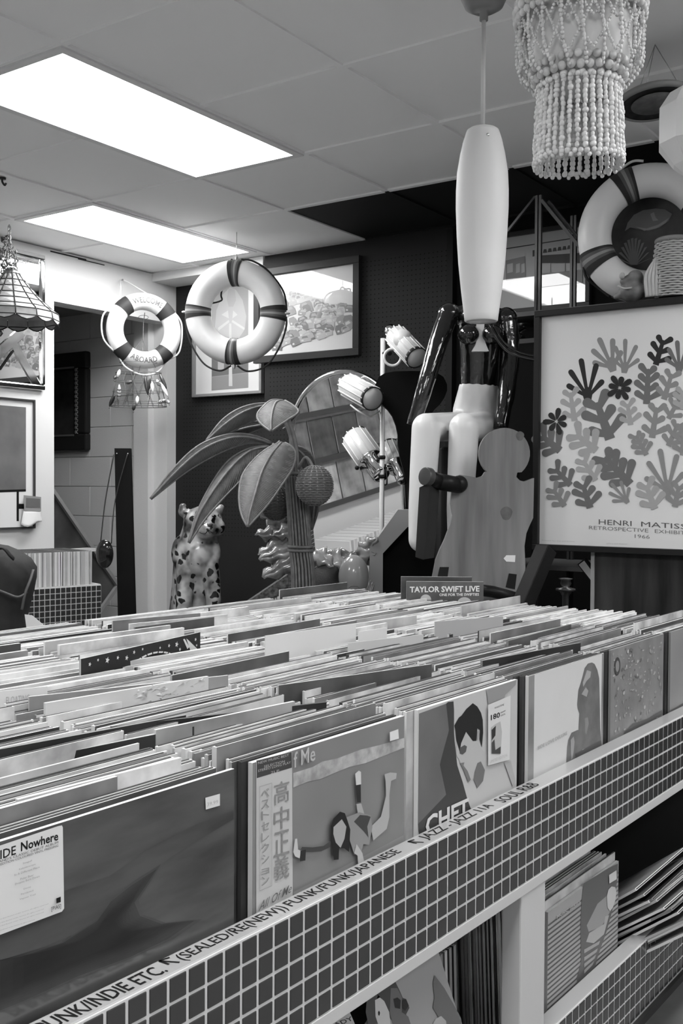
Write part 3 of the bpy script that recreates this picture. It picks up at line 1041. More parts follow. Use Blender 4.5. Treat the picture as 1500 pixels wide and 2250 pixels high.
# ---- lower shelf -------------------------------------------------
Z5 = lambda p: zc(1080, 1700, 3.571, p)
stripe = mat('striped_cover', .36, .35)
c = cover('record_sleeve', 1.6478, 1.9655, NF, .4565, .006, stripe, EDG[2], 'striped cover with a dark looped figure on the lower shelf', 'sleeves on the lower shelf')
for q in range(34):
    z = .150 + .0088 * q
    if z > .44: break
    mb_ = c
    a0, a1 = bn(1.648, NF - .0003, z), bn(1.9652, NF - .0003, z + .0)
    c.face([a0, a1, a1 + V((0, 0, .0035)), a0 + V((0, 0, .0035))], mslot(c, G(.1)))
c.k = 3
lp = [(720, 860), (820, 800), (915, 740), (990, 705), (990, 780), (960, 1020), (900, 1240), (830, 1440), (800, 1560), (720, 1660), (668, 1690), (668, 1600), (700, 1480), (696, 1180), (705, 1000)]
shape(c, Z5(lp), G(.12))
shape(c, Z5([(770, 1140), (830, 1020), (900, 960), (960, 900), (930, 1080), (860, 1200), (760, 1240), (745, 1190)]), G(.3))
shape(c, Z5([(765, 1250), (880, 1180), (890, 1120), (920, 1110), (880, 1260), (800, 1330), (740, 1320)]), G(.4))
for y in (1380, 1440, 1490, 1540):
    shape(c, Z5([(725, y), (850 - (y - 1380) * .3, y - 70), (840 - (y - 1380) * .3, y - 40), (725, y + 30)]), G(.33))
words(c, 'MUSIC SERIES', Z5([(510, 1140)])[0], Z5([(695, 1015)])[0], Z5([(510, 1112)])[0], G(.45), .02)
shape(c, Z5([(902, 960), (915, 910), (940, 885), (968, 890), (978, 930), (970, 990), (950, 1050), (928, 1078), (908, 1050)]), G(.52))
o = done(c)
b = child_print(o, 'price_sticker', NF - .002)
shape(b, Z5([(920, 795), (978, 758), (980, 828), (922, 862)]), G(.6))
child_done(b)
rnd = random.Random(77)
n = .797
for i in range(26):
    ci, ei, t = pick(rnd)
    o = place_sleeve(ci, min(ei, 4), t, 1.650 - rnd.choice([0, .002]), n, LZF + .0005 + rnd.uniform(-.001, .009), math.radians(min(i, 10) * .25))
    tag(o, '%s sleeve, %s behind the striped lower-shelf cover' % (TONE[ci], ordinal(i + 1)), 'record', 'sleeves on the lower shelf')
    n += t + rnd.uniform(.001, .006)
# heap of sleeves leaning far forward
for i in range(13):
    ci, ei, t = pick(rnd)
    ci = [4, 1, 4, 3, 0, 4, 1, 3, 4, 0, 3, 2, 4][i]; ei = [4, 1, 3, 2, 3, 1, 2, 4, 2, 1, 3, 2, 4][i]
    o = place_sleeve(ci, ei, .005, 2.015 + .004 * (i % 3), 1.02 - .0105 * (12 - i), LZF + .003 + .003 * i, math.radians(-53 + 1.2 * math.sin(i * 1.7)), math.radians(1.2 * math.sin(i * 2.3)))
    tag(o, '%s sleeve, %s from the front in the slumped lower-shelf heap' % (TONE[ci], ordinal(i + 1)), 'record', 'slumped heap on the lower shelf')
# leaning dark records at the right and the upright dark ones left of the post
for i in range(9):
    ob = bpy.data.objects.new('record_sleeve', sleeve_mesh(0 if i % 3 else 1, [2, 4, 2, 4, 5, 2, 4, 3, 4][i], .006))
    R = Matrix.Rotation(DY + PI / 2, 3, 'Z') @ Matrix.Rotation(math.radians(-24), 3, 'X')
    ob.matrix_world = Matrix.Translation(bn(2.03 + .03 * i, 1.06, LZF + .004)) @ R.to_4x4()
    col.objects.link(ob)
    tag(ob, 'dark record leaning sideways on the lower shelf, %s from the left' % ordinal(i + 1), 'record', 'dark records leaning on the lower shelf')
for i in range(11):
    ci = [0, 1, 0, 2, 0, 1, 2, 1, 2, 1, 0][i]
    ob = bpy.data.objects.new('record_sleeve', sleeve_mesh(ci, [1, 1, 0, 2, 1, 1, 2, 1, 2, 1, 1][i], .0075))
    R = Matrix.Rotation(DY + PI / 2, 3, 'Z') @ Matrix.Rotation(math.radians(-3), 3, 'X')
    ob.matrix_world = Matrix.Translation(bn(1.30 + .0135 * i, .84, LZF + .0025)) @ R.to_4x4()
    col.objects.link(ob)
    tag(ob, 'dark spine on the lower shelf, %s of eleven left of the white post' % ordinal(i + 1), 'record', 'spines left of the white post')
mb = MB()
mb.prism([on_n(x, y, 1.15) for x, y in [(1290, 2050), (1290, 1850), (1322, 1824), (1395, 1838), (1410, 1855), (1395, 1990), (1360, 2050)]], N_ * .012)
tag(mb.build('panel', mat('dark_panel', .2, .5)), 'dark board with cut corners standing behind the lower-shelf records', 'board')
# tilted cover with a profile in headphones
a = bn(1.2932, .7965, .515); b2 = bn(1.3617, .7965, .3773)
up_ = (a - b2).normalized(); sd_ = V((0, 0, 0)) + up_.cross(N_) * -1
if sd_.dot(E_) < 0: sd_ = -sd_
tr = a + up_ * .045
Rt = Matrix((sd_, N_, up_)).transposed()
c = MB(); c.mats = [G(.30), EDG[2]]; c.nf = .7965; c.k = 0; c.meta = ('record_sleeve', 'tilted cover with a man wearing headphones, on the lower shelf', 'sleeves on the lower shelf')
c.box(tr - sd_ * LP / 2 - up_ * LP / 2 + N_ * .0025, (LP, .005, LP), Rt, 0, faces=[1, 1, 0, 0, 1, 1])
Z6 = lambda p: zc(700, 2080, 4.1667, p)
for pts, v in [([(510, 350), (650, 255), (700, 320), (740, 400), (770, 470), (800, 480), (830, 560), (800, 620), (840, 700), (700, 720), (640, 640), (600, 500), (560, 460), (500, 400)], .05), ([(660, 380), (720, 380), (765, 470), (760, 600), (820, 640), (845, 720), (690, 760), (650, 600)], .13),
               ([(470, 375), (515, 400), (540, 450), (520, 520), (560, 700), (455, 720), (430, 600), (440, 480)], .06), ([(515, 490), (560, 465), (600, 500), (645, 600), (662, 760), (560, 760), (520, 640)], .52), ([(542, 600), (552, 585), (562, 605), (556, 632), (545, 628)], .02),
               ([(685, 480), (720, 465), (750, 490), (745, 570), (700, 560)], .03), ([(765, 490), (800, 480), (825, 540), (790, 590), (765, 560)], .03),
               ([(1060, 260), (1150, 380), (1230, 520), (1300, 650), (1320, 740), (1060, 740), (1100, 650), (1045, 560), (1060, 460), (1045, 340)], .13), ([(1070, 660), (1120, 635), (1165, 680), (1170, 720), (1040, 720)], .4),
               ([(-60, 700), (250, 520), (340, 730), (-60, 820)], .4)]:
    shape(c, Z6(pts), G(v))
words(c, 'PHILLIS', Z6([(-40, 745)])[0], Z6([(285, 600)])[0], Z6([(-75, 665)])[0], G(.04), .02)
words(c, 'LADY', Z6([(120, 755)])[0], Z6([(320, 670)])[0], Z6([(95, 720)])[0], G(.04), .02)
done(c)
# ================================================================== left side of the shop
chrome = mat('chrome', .82, .08, 1.0)
mirror_m = mat('mirror_glass', .92, .015, 1.0)
dull_metal = mat('dull_metal', .45, .3, 1.0)
black_gloss = mat('black_gloss', .008, .08, coat=.6)
black_satin = mat('black_satin', .010, .5)
card_white = mat('card_white', .68, .6)
ring_white = mat('ring_white', .66, .35, bump=(30, .05, .004))
rope_white = mat('rope_white', .72, .7, bump=(300, .3, .002))
rope_dark = mat('rope_dark', .03, .7)
dark_wood = mat('dark_wood', .05, .4, noise=(3, .03, .075, 6), stretch=(1, 1, .12))

# --- capiz lamp
lc = at(25, 655, 5.28)
t = thing('pendant_lamp', V((lc.x, lc.y, 2.03)), 'leaded capiz shell lampshade hanging from a tangled chain at the left edge', 'lamp')
capiz = mat('capiz_shell', .29, .4, noise=(14, .22, .36))
lead = mat('lead_came', .03, .5)
NP = 14
rows = [(.040, 2.288), (.068, 2.250), (.098, 2.214), (.130, 2.178), (.163, 2.145), (.198, 2.112), (.232, 2.086), (.238, 2.050)]
mb = MB(); ml = MB(); mj = MB()
for i in range(len(rows) - 1):
    (r0, z0), (r1, z1) = rows[i], rows[i + 1]
    for k in range(NP):
        a0, a1 = 2 * PI * k / NP + .1, 2 * PI * (k + 1) / NP + .1
        P = lambda r, a, z: V((lc.x + r * math.cos(a), lc.y + r * math.sin(a), z))
        q = [P(r0, a0, z0), P(r0, a1, z0), P(r1, a1, z1), P(r1, a0, z1)]
        mid = (q[0] + q[1] + q[2] + q[3]) / 4
        out = V((math.cos((a0 + a1) / 2), math.sin((a0 + a1) / 2), .5)) * .006
        if i == len(rows) - 2:
            low = [P(r1, a0 + (a1 - a0) * u, z1 - .022 * math.sin(PI * u)) for u in (0, .25, .5, .75, 1)]
            mb.add([q[0], q[1]] + low[::-1], [(0, 1, 2, 3, 4, 5, 6)], 0)
            ml.tube(low, .003, 5)
        else:
            mb.add(q + [mid + out], [(0, 1, 4), (1, 2, 4), (2, 3, 4), (3, 0, 4)], 0)
        ml.tube([q[0] + out * .3, q[3] + out * .3], .003, 5); ml.tube([q[3] + out * .3, q[2] + out * .3], .003, 5)
        mj.ball(q[3], .0045, 6, 4)
ob = mb.build('lamp_shade', capiz, t)
sol = ob.modifiers.new('thick', 'SOLIDIFY'); sol.thickness = .002
ml.build('leading', lead, t); mj.build('solder_beads', mat('bead_silver', .7, .25, .6), t)
mb = MB(); mb.lathe([(.0, .03), (.02, .03), (.045, .005), (.045, -.004)], (lc.x, lc.y, 2.288), 20); mb.build('cap', dull_metal, t)
mb = MB()
for k in range(9):
    z = 2.33 + .0235 * k
    a = k % 2 * PI / 2
    mb.tube([V((lc.x - .012 + .009 * math.cos(q) * math.cos(a), lc.y + .009 * math.cos(q) * math.sin(a), z + .015 * math.sin(q))) for q in [2 * PI * j / 10 for j in range(10)]], .0025, 5, closed=True)
mb.build('chain', dull_metal, t)
mb = MB()
rr = random.Random(4)
for k in range(46):
    z = rr.uniform(2.31, 2.47)
    s = .045 if z < 2.42 else .02
    p = V((lc.x - .02 + rr.uniform(-s, s), lc.y + rr.uniform(-s, s), z))
    pts = [p]
    for j in range(5):
        p = p + V((rr.uniform(-.022, .022), rr.uniform(-.022, .022), rr.uniform(-.03, .022)))
        pts.append(p)
    mb.tube(smooth_path(pts, 4), rr.choice([.0022, .003, .0045]), 5, m=rr.choice([0, 0, 1]))
mb.build('dried_vine', [mat('vine_dark', .08, .7), mat('vine_pale', .16, .7)], t)
mb = MB(); mb.tube([V((lc.x - .012, lc.y, 2.52)), V((lc.x - .012, lc.y, ZC + .004))], .003, 6); mb.build('hook', dull_metal, t)

# --- bevelled mirror on the left wall
MX0, MX1, MZ0, MZ1 = 3.045, 3.795, 1.733, 2.484
t = thing('wall_mirror', V(((MX0 + MX1) / 2, YL - .01, MZ0)), 'square mirror with chrome edge and slanting bright strips on the left wall', 'mirror')
mb = MB()
w = .03
for (a, b, c, d) in ((MX0, MX1, MZ0, MZ0 + w), (MX0, MX1, MZ1 - w, MZ1), (MX0, MX0 + w, MZ0 + w, MZ1 - w), (MX1 - w, MX1, MZ0 + w, MZ1 - w)):
    mb.box(((a + b) / 2, YL - .014, (c + d) / 2), (b - a, .028, d - c))
mb.build('frame', chrome, t, bevel=.008)
mb = MB(); mb.box(((MX0 + MX1) / 2, YL - .009, (MZ0 + MZ1) / 2), (MX1 - MX0 - .05, .012, MZ1 - MZ0 - .05)); mb.build('glass', mirror_m, t)
for (x0, y0, x1, y1, w, m) in ((84, 851, 22, 742, .05, chrome), (-30, 800, 48, 730, .06, chrome), (0, 812, 28, 772, .012, black_satin)):
    a, b = on_y(x0, y0, YL - .018), on_y(x1, y1, YL - .018)
    mb = MB(); mb.span(a, b, w, .008, up=V((0, 1, 0))); mb.build('bevel_strip', m, t, bevel=.003)

# --- framed print below it, with a clip and papers
t = thing('framed_picture', V((3.35, YL - .01, .968)), 'thin-framed print with white mount and grey panel, below the chrome mirror', 'picture')
mb = MB()
X0, X1, Z0, Z1 = 3.02, 3.728, .966, 1.676
w = .010
for (a, b, c, d) in ((X0, X1, Z0, Z0 + w), (X0, X1, Z1 - w, Z1), (X0, X0 + w, Z0 + w, Z1 - w), (X1 - w, X1, Z0 + w, Z1 - w)):
    mb.box(((a + b) / 2, YL - .012, (c + d) / 2), (b - a, .024, d - c))
mb.build('frame', mat('frame_grey_metal', .12, .3, .7), t)
mb = MB(); mb.box(((X0 + X1) / 2, YL - .007, (Z0 + Z1) / 2), (X1 - X0 - .02, .01, Z1 - Z0 - .02)); mb.build('mount', card_white, t)
mb = MB()
pr = [on_y(x, y, YL - .0125) for x, y in [(-120, 880), (57, 895), (57, 1078), (-120, 1082)]]
mb.face(pr)
mb.face([on_y(x, y, YL - .0128) for x, y in [(-120, 1080), (57, 1075), (57, 1080), (-120, 1086)]], 1)
mb.face([on_y(x, y, YL - .0128) for x, y in [(36.5, 1080), (41.5, 1080), (41.5, 1145), (36.5, 1145)]], 1)
mb.face([on_y(x, y, YL - .0129) for x, y in [(41, 1107), (54, 1107), (54, 1118), (41, 1118)]], 1)
mb.build('print', [mat('print_grey', .14, .4, noise=(7, .12, .17)), black_satin], t, fix=False)
mb = MB()
mb.add([on_y(x, y, YL - d) for x, y, d in [(52, 1088, .03), (90, 1092, .028), (90, 1124, .034), (53, 1122, .036)]], [(0, 1, 2, 3)], 0)
mb.add([on_y(x, y, YL - d) for x, y, d in [(57, 1094, .0315), (88, 1096, .0295), (88, 1116, .0335), (57, 1115, .036)]], [(0, 1, 2, 3)], 1)
ob = mb.build('postcard', [mat('postcard_grey', .25, .4), mat('postcard_dark', .12, .4)], fix=False)
sol = ob.modifiers.new('t', 'SOLIDIFY'); sol.thickness = .0012; sol.offset = -1
tag(ob, 'small dark postcard pinned over the corner of the grey print', 'postcard')
mb = MB()
pts = []
for i in range(7):
    u_ = i / 6
    for j in range(7):
        w_ = j / 6
        x = 52 + 40 * u_ - 6 * w_ * (1 - u_); y = 1122 + 30 * w_ + (6 * math.sin(u_ * 5) * w_)
        pts.append(on_y(x, y, YL - .03 - .02 * w_ * abs(math.sin(u_ * PI * 1.2)) - .004))
mb.add(pts, [(i * 7 + j, i * 7 + j + 1, (i + 1) * 7 + j + 1, (i + 1) * 7 + j) for i in range(6) for j in range(6)], 0, True)
ob = mb.build('paper_slip', card_white, fix=False)
sol = ob.modifiers.new('t', 'SOLIDIFY'); sol.thickness = .001
tag(ob, 'curled white paper slips hanging under the small dark postcard', 'paper')


# --- life rings
def life_ring(c, R, r, nrm, roll, band_ang, bands, label, group, rope, name='life_ring', sx=1.0, stripes=None):
    t = thing(name, c, label, 'life ring', group)
    nrm = V(nrm).normalized()
    up = Matrix.Rotation(roll, 3, nrm) @ V((0, 0, 1))
    mb = MB(); mb.torus(c, R, r, nrm, 72, 28, up=up); mb.build('ring', ring_white, t)
    x, y, z = frame_of(nrm, up)

    def pt(a, rad, h=0.0):
        return c + (x * math.cos(a) + y * math.sin(a)) * rad + z * h
    for a in bands:
        mb = MB()
        n = 6 if not stripes else 12
        seg = 24
        for i in range(n + 1):
            aa = a - band_ang / 2 + band_ang * i / n
            d = x * math.cos(aa) + y * math.sin(aa)
            for k in range(seg):
                ph = 2 * PI * k / seg
                mb.v.append(c + d * (R + (r + .002) * math.cos(ph)) + z * ((r + .002) * math.sin(ph)))
        for i in range(n):
            for k in range(seg):
                l = (k + 1) % seg
                mb.f.append([i * seg + k, (i + 1) * seg + k, (i + 1) * seg + l, i * seg + l])
                mb.m.append(0 if not stripes else stripes[int(i * len(stripes) / n)])
                mb.sm.append(True)
        mb.build('band', [mat('band_dark', .03, .5), mat('band_mid', .07, .5), mat('band_light', .22, .5)], t)
    return t, pt, x, y, z


def rope_on(t, pts, rad, m, name='rope'):
    mb = MB(); mb.tube(smooth_path(pts, 8), rad, 8); return mb.build(name, m, t)


Q = PI / 4
# left: WELCOME ABOARD
c = at(316, 727, 6.05)
ang = math.radians(240)
t, pt, x, y, z = life_ring(c, .172, .05, (math.cos(ang), math.sin(ang), 0), math.radians(-4), .36, [Q * 1.05, Q * 3, Q * 5.1, Q * 7], 'small life ring lettered WELCOME ABOARD by the passage opening', 'life rings', None)
sgn = 1 if x.dot(_r) > 0 else -1
def ang_text(body, r0, r1, amid, half, tt, top=True):
    mb = MB()
    def mf(a, b):
        aa = amid + (half - 2 * half * a) * (1 if top else -1)
        rad = r0 + (r1 - r0) * b
        hh = math.sqrt(max(0, .05 ** 2 - (rad - .172) ** 2)) + .0032
        return pt(aa if sgn > 0 else PI - aa, rad, hh)
    letter(mb, body, V(), V(), V(), 0, bold=.01, mapf=mf)
    mb.build('lettering', mat('letter_grey', .10, .6), tt, fix=False)
ang_text('WELCOME', .158, .192, PI / 2, .52, t)
ang_text('ABOARD', .192, .158, PI * 1.5, .45, t, False)
P = lambda a, rad, h=0: pt(a if sgn > 0 else PI - a, rad, h)
rope_on(t, [P(Q * 3.1, .215), P(Q * 3.7, .25), P(Q * 4.4, .25, .02), P(Q * 5, .215)], .005, rope_white)
rope_on(t, [P(Q * 5.1, .215), P(Q * 5.5, .245, .01), P(Q * 6, .262, .03), P(Q * 6.5, .25, .01), P(Q * 7, .215)], .005, rope_white)
rope_on(t, [P(Q * 7, .215), P(Q * 7.5, .24), P(Q * 8.4, .235), P(Q * 9, .215)], .005, rope_white)
hk = at(300, 609, 6.15); hk.y = YL - .006
rope_on(t, [P(Q * 3, .215), hk.lerp(P(Q * 3, .215), .5) + V((0, 0, .005)), hk, hk.lerp(P(Q * 1.2, .215), .5), P(Q * 1.1, .215)], .0035, rope_white, 'hanging_cord')
mb = MB(); mb.tube([hk + V((0, -.012, 0)), hk + V((0, .02, 0))], .003, 6); mb.build('nail', dull_metal, t)
LURE_TOP = P(Q * 6, .215)

# middle: hung before the pegboard pictures
c = at(517, 687, 5.42)
vd = math.atan2(c.y, c.x)
ang = vd + PI + math.radians(-16)
t, pt, x, y, z = life_ring(c, .205, .067, (math.cos(ang), math.sin(ang), -.05), math.radians(-2), .30, [0, PI / 2, PI, PI * 1.5], 'white life ring with striped bands, hanging before the framed pictures', 'life rings', None, stripes=[0, 1, 2, 1, 0, 0])
P = lambda a, rad, h=0: pt(a, rad, h)
sg = 1 if x.dot(_r) > 0 else -1
PX = lambda a, rad, h=0: P(a if sg > 0 else PI - a, rad, h)
rope_on(t, [PX(PI * 1.03, .275), PX(PI * 1.12, .283), PX(PI * 1.22, .296), PX(PI * 1.33, .318), PX(PI * 1.42, .315), PX(PI * 1.48, .278)], .005, rope_dark)
rope_on(t, [PX(PI * 1.52, .278), PX(PI * 1.58, .315), PX(PI * 1.68, .325), PX(PI * 1.80, .30), PX(PI * 1.92, .285), PX(PI * 1.98, .275)], .005, rope_dark)
rope_on(t, [PX(PI * .47, .277), PX(PI * .4, .282), PX(PI * .3, .276, -.04), PX(PI * .15, .27, -.06), PX(PI * .02, .277)], .005, rope_dark)
rope_on(t, [PX(PI * .53, .277), PX(PI * .6, .25, -.068), PX(PI * .74, .15, -.075), PX(PI * .83, .13, -.07), PX(PI * .97, .277)], .005, rope_dark)
for a in (0, PI / 2, PI, PI * 1.5):
    mb = MB(); mb.torus(PX(a, .276), .014, .005, x * math.sin(a) - y * math.cos(a), 14, 8); mb.build('rope_cleat', rope_white, t)
for (a, h) in ((PI * .3, .1), (PI * 1.24, .06)):
    mb = MB()
    aa = a if sg > 0 else PI - a
    mb.v += [pt(aa + da, .205 + dr, math.sqrt(.067 ** 2 - dr ** 2) + .0006) for da in (-h, 0, h) for dr in (-.012, 0, .014)]
    mb.f += [[0, 1, 4, 3], [1, 2, 5, 4], [3, 4, 7, 6], [4, 5, 8, 7]]; mb.m += [0] * 4; mb.sm += [True] * 4
    mb.build('patch', mat('ring_patch', .66, .5), t, fix=False)
mb = MB(); tp = PX(PI / 2, .272); mb.tube([tp, V((tp.x, tp.y, ZC + .004))], .0018, 6); mb.build('hanging_wire', dull_metal, t)

# --- wire basket with fishing lures below the left ring
bc = at(304, 846, 6.0)
t = thing('lure_basket', V((bc.x, bc.y, bc.z - .13)), 'wire mesh basket hung with fishing lures below the lettered life ring', 'basket')
mb = MB()
vw = V((_fwd.x, _fwd.y, 0)).normalized(); rg = V((vw.y, -vw.x, 0))
lv = [(-.125, .165), (-.10, .160), (-.04, .150), (.02, .140), (.07, .132), (.13, .11)]
for h, r in lv:
    mb.tube([bc + rg * (r * math.cos(a)) + vw * (r * .6 * math.sin(a)) + V((0, 0, h)) for a in [2 * PI * k / 24 for k in range(24)]], .0025 if h in (-.125, .07) else .0014, 5, closed=True)
for k in range(28):
    a = 2 * PI * k / 28; b = a + .45 * (1 if k % 2 else -1)
    mb.tube([bc + rg * (lv[0][1] * math.cos(a)) + vw * (lv[0][1] * .6 * math.sin(a)) + V((0, 0, lv[0][0])), bc + rg * (lv[-2][1] * math.cos(b)) + vw * (lv[-2][1] * .6 * math.sin(b)) + V((0, 0, lv[-2][0]))], .0012, 4)
mb.build('wire_cage', mat('wire_dark', .12, .5, .5), t)
mb = MB()
wt = at(315, 712, 6.1)
mb.tube([bc + V((0, 0, .07)), bc.lerp(wt, .5) + rg * .01, wt, V((wt.x + .01, wt.y, ZC - .3))], .0022, 5)
for s in (-1, 1):
    mb.tube([bc + rg * .1 * s + V((0, 0, .1)), bc.lerp(wt, .75)], .0014, 5)
mb.tube([wt + rg * .03 * math.cos(a) + V((0, 0, .012 * math.sin(a) + .04)) for a in [2 * PI * k / 12 for k in range(12)]], .0014, 5, closed=True)
mb.build('hanging_wire', mat('wire_dark', .12, .5, .5), t)
rr = random.Random(21)
LU = [(252, 868, 240, 893, .03, 0), (263, 812, 258, 830, .5, 0), (262, 845, 261, 880, .62, 1), (302, 870, 301, 888, .5, 0), (333, 838, 336, 862, .6, 0), (344, 834, 352, 850, .55, 1), (352, 840, 369, 872, .5, 0), (346, 885, 364, 878, .6, 1), (276, 842, 290, 838, .08, 0),
      (318, 825, 325, 868, .03, 0), (350, 820, 366, 855, .03, 0), (295, 888, 293, 902, .05, 0), (256, 826, 250, 832, .06, 0), (366, 880, 372, 886, .3, 0), (330, 830, 326, 858, .1, 0)]
for (x0, y0, x1, y1, v, stp) in LU:
    a, b = at(x0, y0, 5.88 + rr.uniform(-.02, .04)), at(x1, y1, 5.88 + rr.uniform(-.02, .04))
    mb = MB()
    L = (b - a).length
    pts = [a.lerp(b, k / 8) for k in range(9)]
    rad = [max(.0015, .0115 * math.sin(PI * min(1, (k + .4) / 8.6)) ** .7) for k in range(9)]
    mb.tube(pts, rad, 8)
    if stp:
        for u_ in (.3, .5, .7):
            mb.tube([a.lerp(b, u_ - .02), a.lerp(b, u_ + .02)], .0122, 8, m=1)
    mb.tube(smooth_path([b, b + V((.004, 0, -.008)), b + V((0, 0, -.013)), b + V((-.006, 0, -.008))], 4), .0008, 4, m=1)
    mb.build('lure', [grey(v, .25), black_satin], t)

# --- passage: ornate dark painting, diamond board, shelf
XP = 4.772
t = thing('framed_painting', on_x(160, 992, XP), 'dark painting in a heavy carved frame inside the passage', 'picture')
mb = MB()
cor = [on_x(x, y, XP) for x, y in [(60, 790), (199, 772), (202, 990), (60, 992)]]
ya, yb = cor[1].y, cor[1].y + .62
za, zb = cor[2].z, cor[1].z
w = .115
for (a, b, c_, d) in ((ya, yb, za, za + w), (ya, yb, zb - w, zb), (ya, ya + w, za + w, zb - w), (yb - w, yb, za + w, zb - w)):
    mb.box((XP - .02, (a + b) / 2, (c_ + d) / 2), (.05, b - a, d - c_))
mb.build('frame', mat('frame_black_wood', .02, .35), t, bevel=.012)
mb = MB()
for k in range(15):
    z_ = za + w + .01 + (zb - za - 2 * w - .02) * k / 14
    mb.ball((XP - .05, ya + w * .78, z_), (.008, .012, .014), 8, 6)
    mb.tube(smooth_path([V((XP - .05, ya + w * .6, z_ - .012)), V((XP - .053, ya + w * .72, z_)), V((XP - .05, ya + w * .62, z_ + .012))], 4), .004, 5)
for z_ in (za + w - .01, zb - w + .01):
    mb.box((XP - .047, (ya + yb) / 2, z_), (.008, yb - ya - 2 * w, .012))
mb.build('carved_trim', mat('worn_gilt', .35, .3, .7), t)
mb = MB(); mb.box((XP - .006, (ya + yb) / 2, (za + zb) / 2), (.01, yb - ya - 2 * w + .02, zb - za - 2 * w + .02))
mb.build('canvas', mat('dark_canvas', .03, .4, noise=(4, .012, .06)), t)
YD = 4.98
mb = MB()
pl = [on_y(x, y, YD) for x, y in [(256, 1286), (112, 1076), (-30, 1290), (120, 1480)]]
mb.prism(pl, V((0, .02, 0)))
cc = sum(pl, V()) / 4
t = thing('diamond_board', V((cc.x, YD, min(p.z for p in pl))), 'dark square board hung cornerwise with a pale rim, inside the passage', 'board')
mb.build('board', mat('diamond_dark', .05, .3, noise=(5, .03, .08), coat=.3), t)
mb = MB()
for k in range(4):
    mb.span(pl[k] - V((0, .008, 0)), pl[(k + 1) % 4] - V((0, .008, 0)), .022, .03, up=V((0, 1, 0)))
mb.build('rim', mat('rim_wood', .26, .5), t)
mb = MB(); a, b = on_y(100, 1203, 4.90), on_y(208, 1211, 4.90)
mb.box(((a.x + b.x) / 2, 4.93, (a.z + b.z) / 2 - .01), (b.x - a.x, .08, .02))
tag(mb.build('wall_shelf', trim_white), 'narrow white shelf edge crossing behind the small record crate', 'shelf')

# --- tall black post with cord and glossy oval
a, b = at(269, 985, 5.62), at(278, 1356, 5.62)
dr = (b - a).normalized(); foot = a + dr * ((a.z) / -dr.z)
t = thing('black_post', foot, 'tall flat black post standing upright before the passage opening', 'post')
mb = MB(); R = Matrix((rg, vw, V((0, 0, 1)))).transposed()
pp = [a - rg * .044, a + rg * .044, foot + rg * .05, foot - rg * .05]
mb.prism(pp, vw * .03)
mb.build('plank', mat('post_black', .004, .7), t, bevel=.003)
mb = MB()
for s in (-.03, .03): mb.tube([a + rg * s - V((0, 0, .03)) - vw * .008, a + rg * s - V((0, 0, .03)) + vw * .002], .004, 8)
mb.build('peg', dull_metal, t)
ov = at(230, 1217, 5.50)
t = thing('hanging_oval', ov - V((0, 0, .076)), 'glossy black oval pendant hanging on a cord from the tall black post', 'ornament')
mb = MB(); mb.ball(ov, (.047, .022, .077), 24, 16, R=R); mb.build('body', black_gloss, t)
mb = MB(); mb.tube(smooth_path([ov - rg * .022 + V((0, 0, .06)), ov.lerp(a, .5) - rg * .045, a - rg * .046 - V((0, 0, .035)) - vw * .006], 6), .0035, 6)
mb.tube(smooth_path([ov + rg * .035 + V((0, 0, .055)), ov.lerp(a, .5) + rg * .008, a + rg * .03 - V((0, 0, .03)) - vw * .01], 6), .003, 6)
mb.build('cord', rope_dark, t)

# --- small tiled crate of records by the left wall
A0, A1 = at(52, 1303, 4.86), at(222, 1288, 5.12)
A0.z = A1.z = .714
ce = (A1 - A0).normalized(); cn = V((-ce.y, ce.x, 0))
RC = Matrix((ce, cn, V((0, 0, 1)))).transposed()
L = (A1 - A0).length
org = A0
cp = lambda u_, w_, z_: V((org.x, org.y, 0)) + ce * u_ + cn * w_ + V((0, 0, z_))
u0 = -.30
t = thing('record_bin', cp(L / 2, .2, 0), 'small white crate with tiled front, holding spine-out records by the left wall', 'record bin')
mb = MB()
mb.box(cp((u0 + L) / 2, .012, .36), (L - u0, .014, .71), RC); mb.box(cp((u0 + L) / 2, .36, .36), (L - u0, .014, .71), RC)
mb.box(cp(L - .008, .186, .36), (.016, .33, .71), RC); mb.box(cp(u0 + .008, .186, .36), (.016, .33, .71), RC)
mb.box(cp((u0 + L) / 2, .186, .555), (L - u0 - .03, .33, .016), RC)
mb.build('carcass', bin_white, t)
mb = MB()
mb.box(cp((u0 + L) / 2, .0026, .36), (L - u0, .006, .70), RC, 1)
nt_ = int((L - u0) / .0267); tw = (L - u0) / nt_
for i in range(nt_):
    for j in range(12):
        mb.box(cp(u0 + tw * (i + .5), .0006, .71 - .0278 * (j + .5)), (tw - .0045, .006, .0278 - .0045), RC, 0)
mb.build('tile_front', [tile_m, grout_m], t)
rnd = random.Random(31)
uu = .02
for i in range(42):
    if uu > L - .045: break
    ci, ei, tt = pick(rnd)
    if i % 6 == 4: ei = rnd.choice([1, 2])
    else: ei = rnd.choice([2, 3, 3, 4, 3, 2])
    tt = rnd.choice([.006, .0075, .009])
    ob = bpy.data.objects.new('record_sleeve', sleeve_mesh(ci, ei, tt))
    ob.matrix_world = Matrix.Translation(cp(uu + tt, .022, .5645)) @ (Matrix.Rotation(math.atan2(ce.y, ce.x) + PI / 2, 3, 'Z') @ Matrix.Rotation(math.radians(rnd.uniform(-.5, .5)), 3, 'X')).to_4x4()
    col.objects.link(ob)
    tag(ob, 'spine-out record in the small tiled crate, %s from the left' % ordinal(i + 1), 'record', 'spine-out records in the small crate')
    uu += tt + .0006

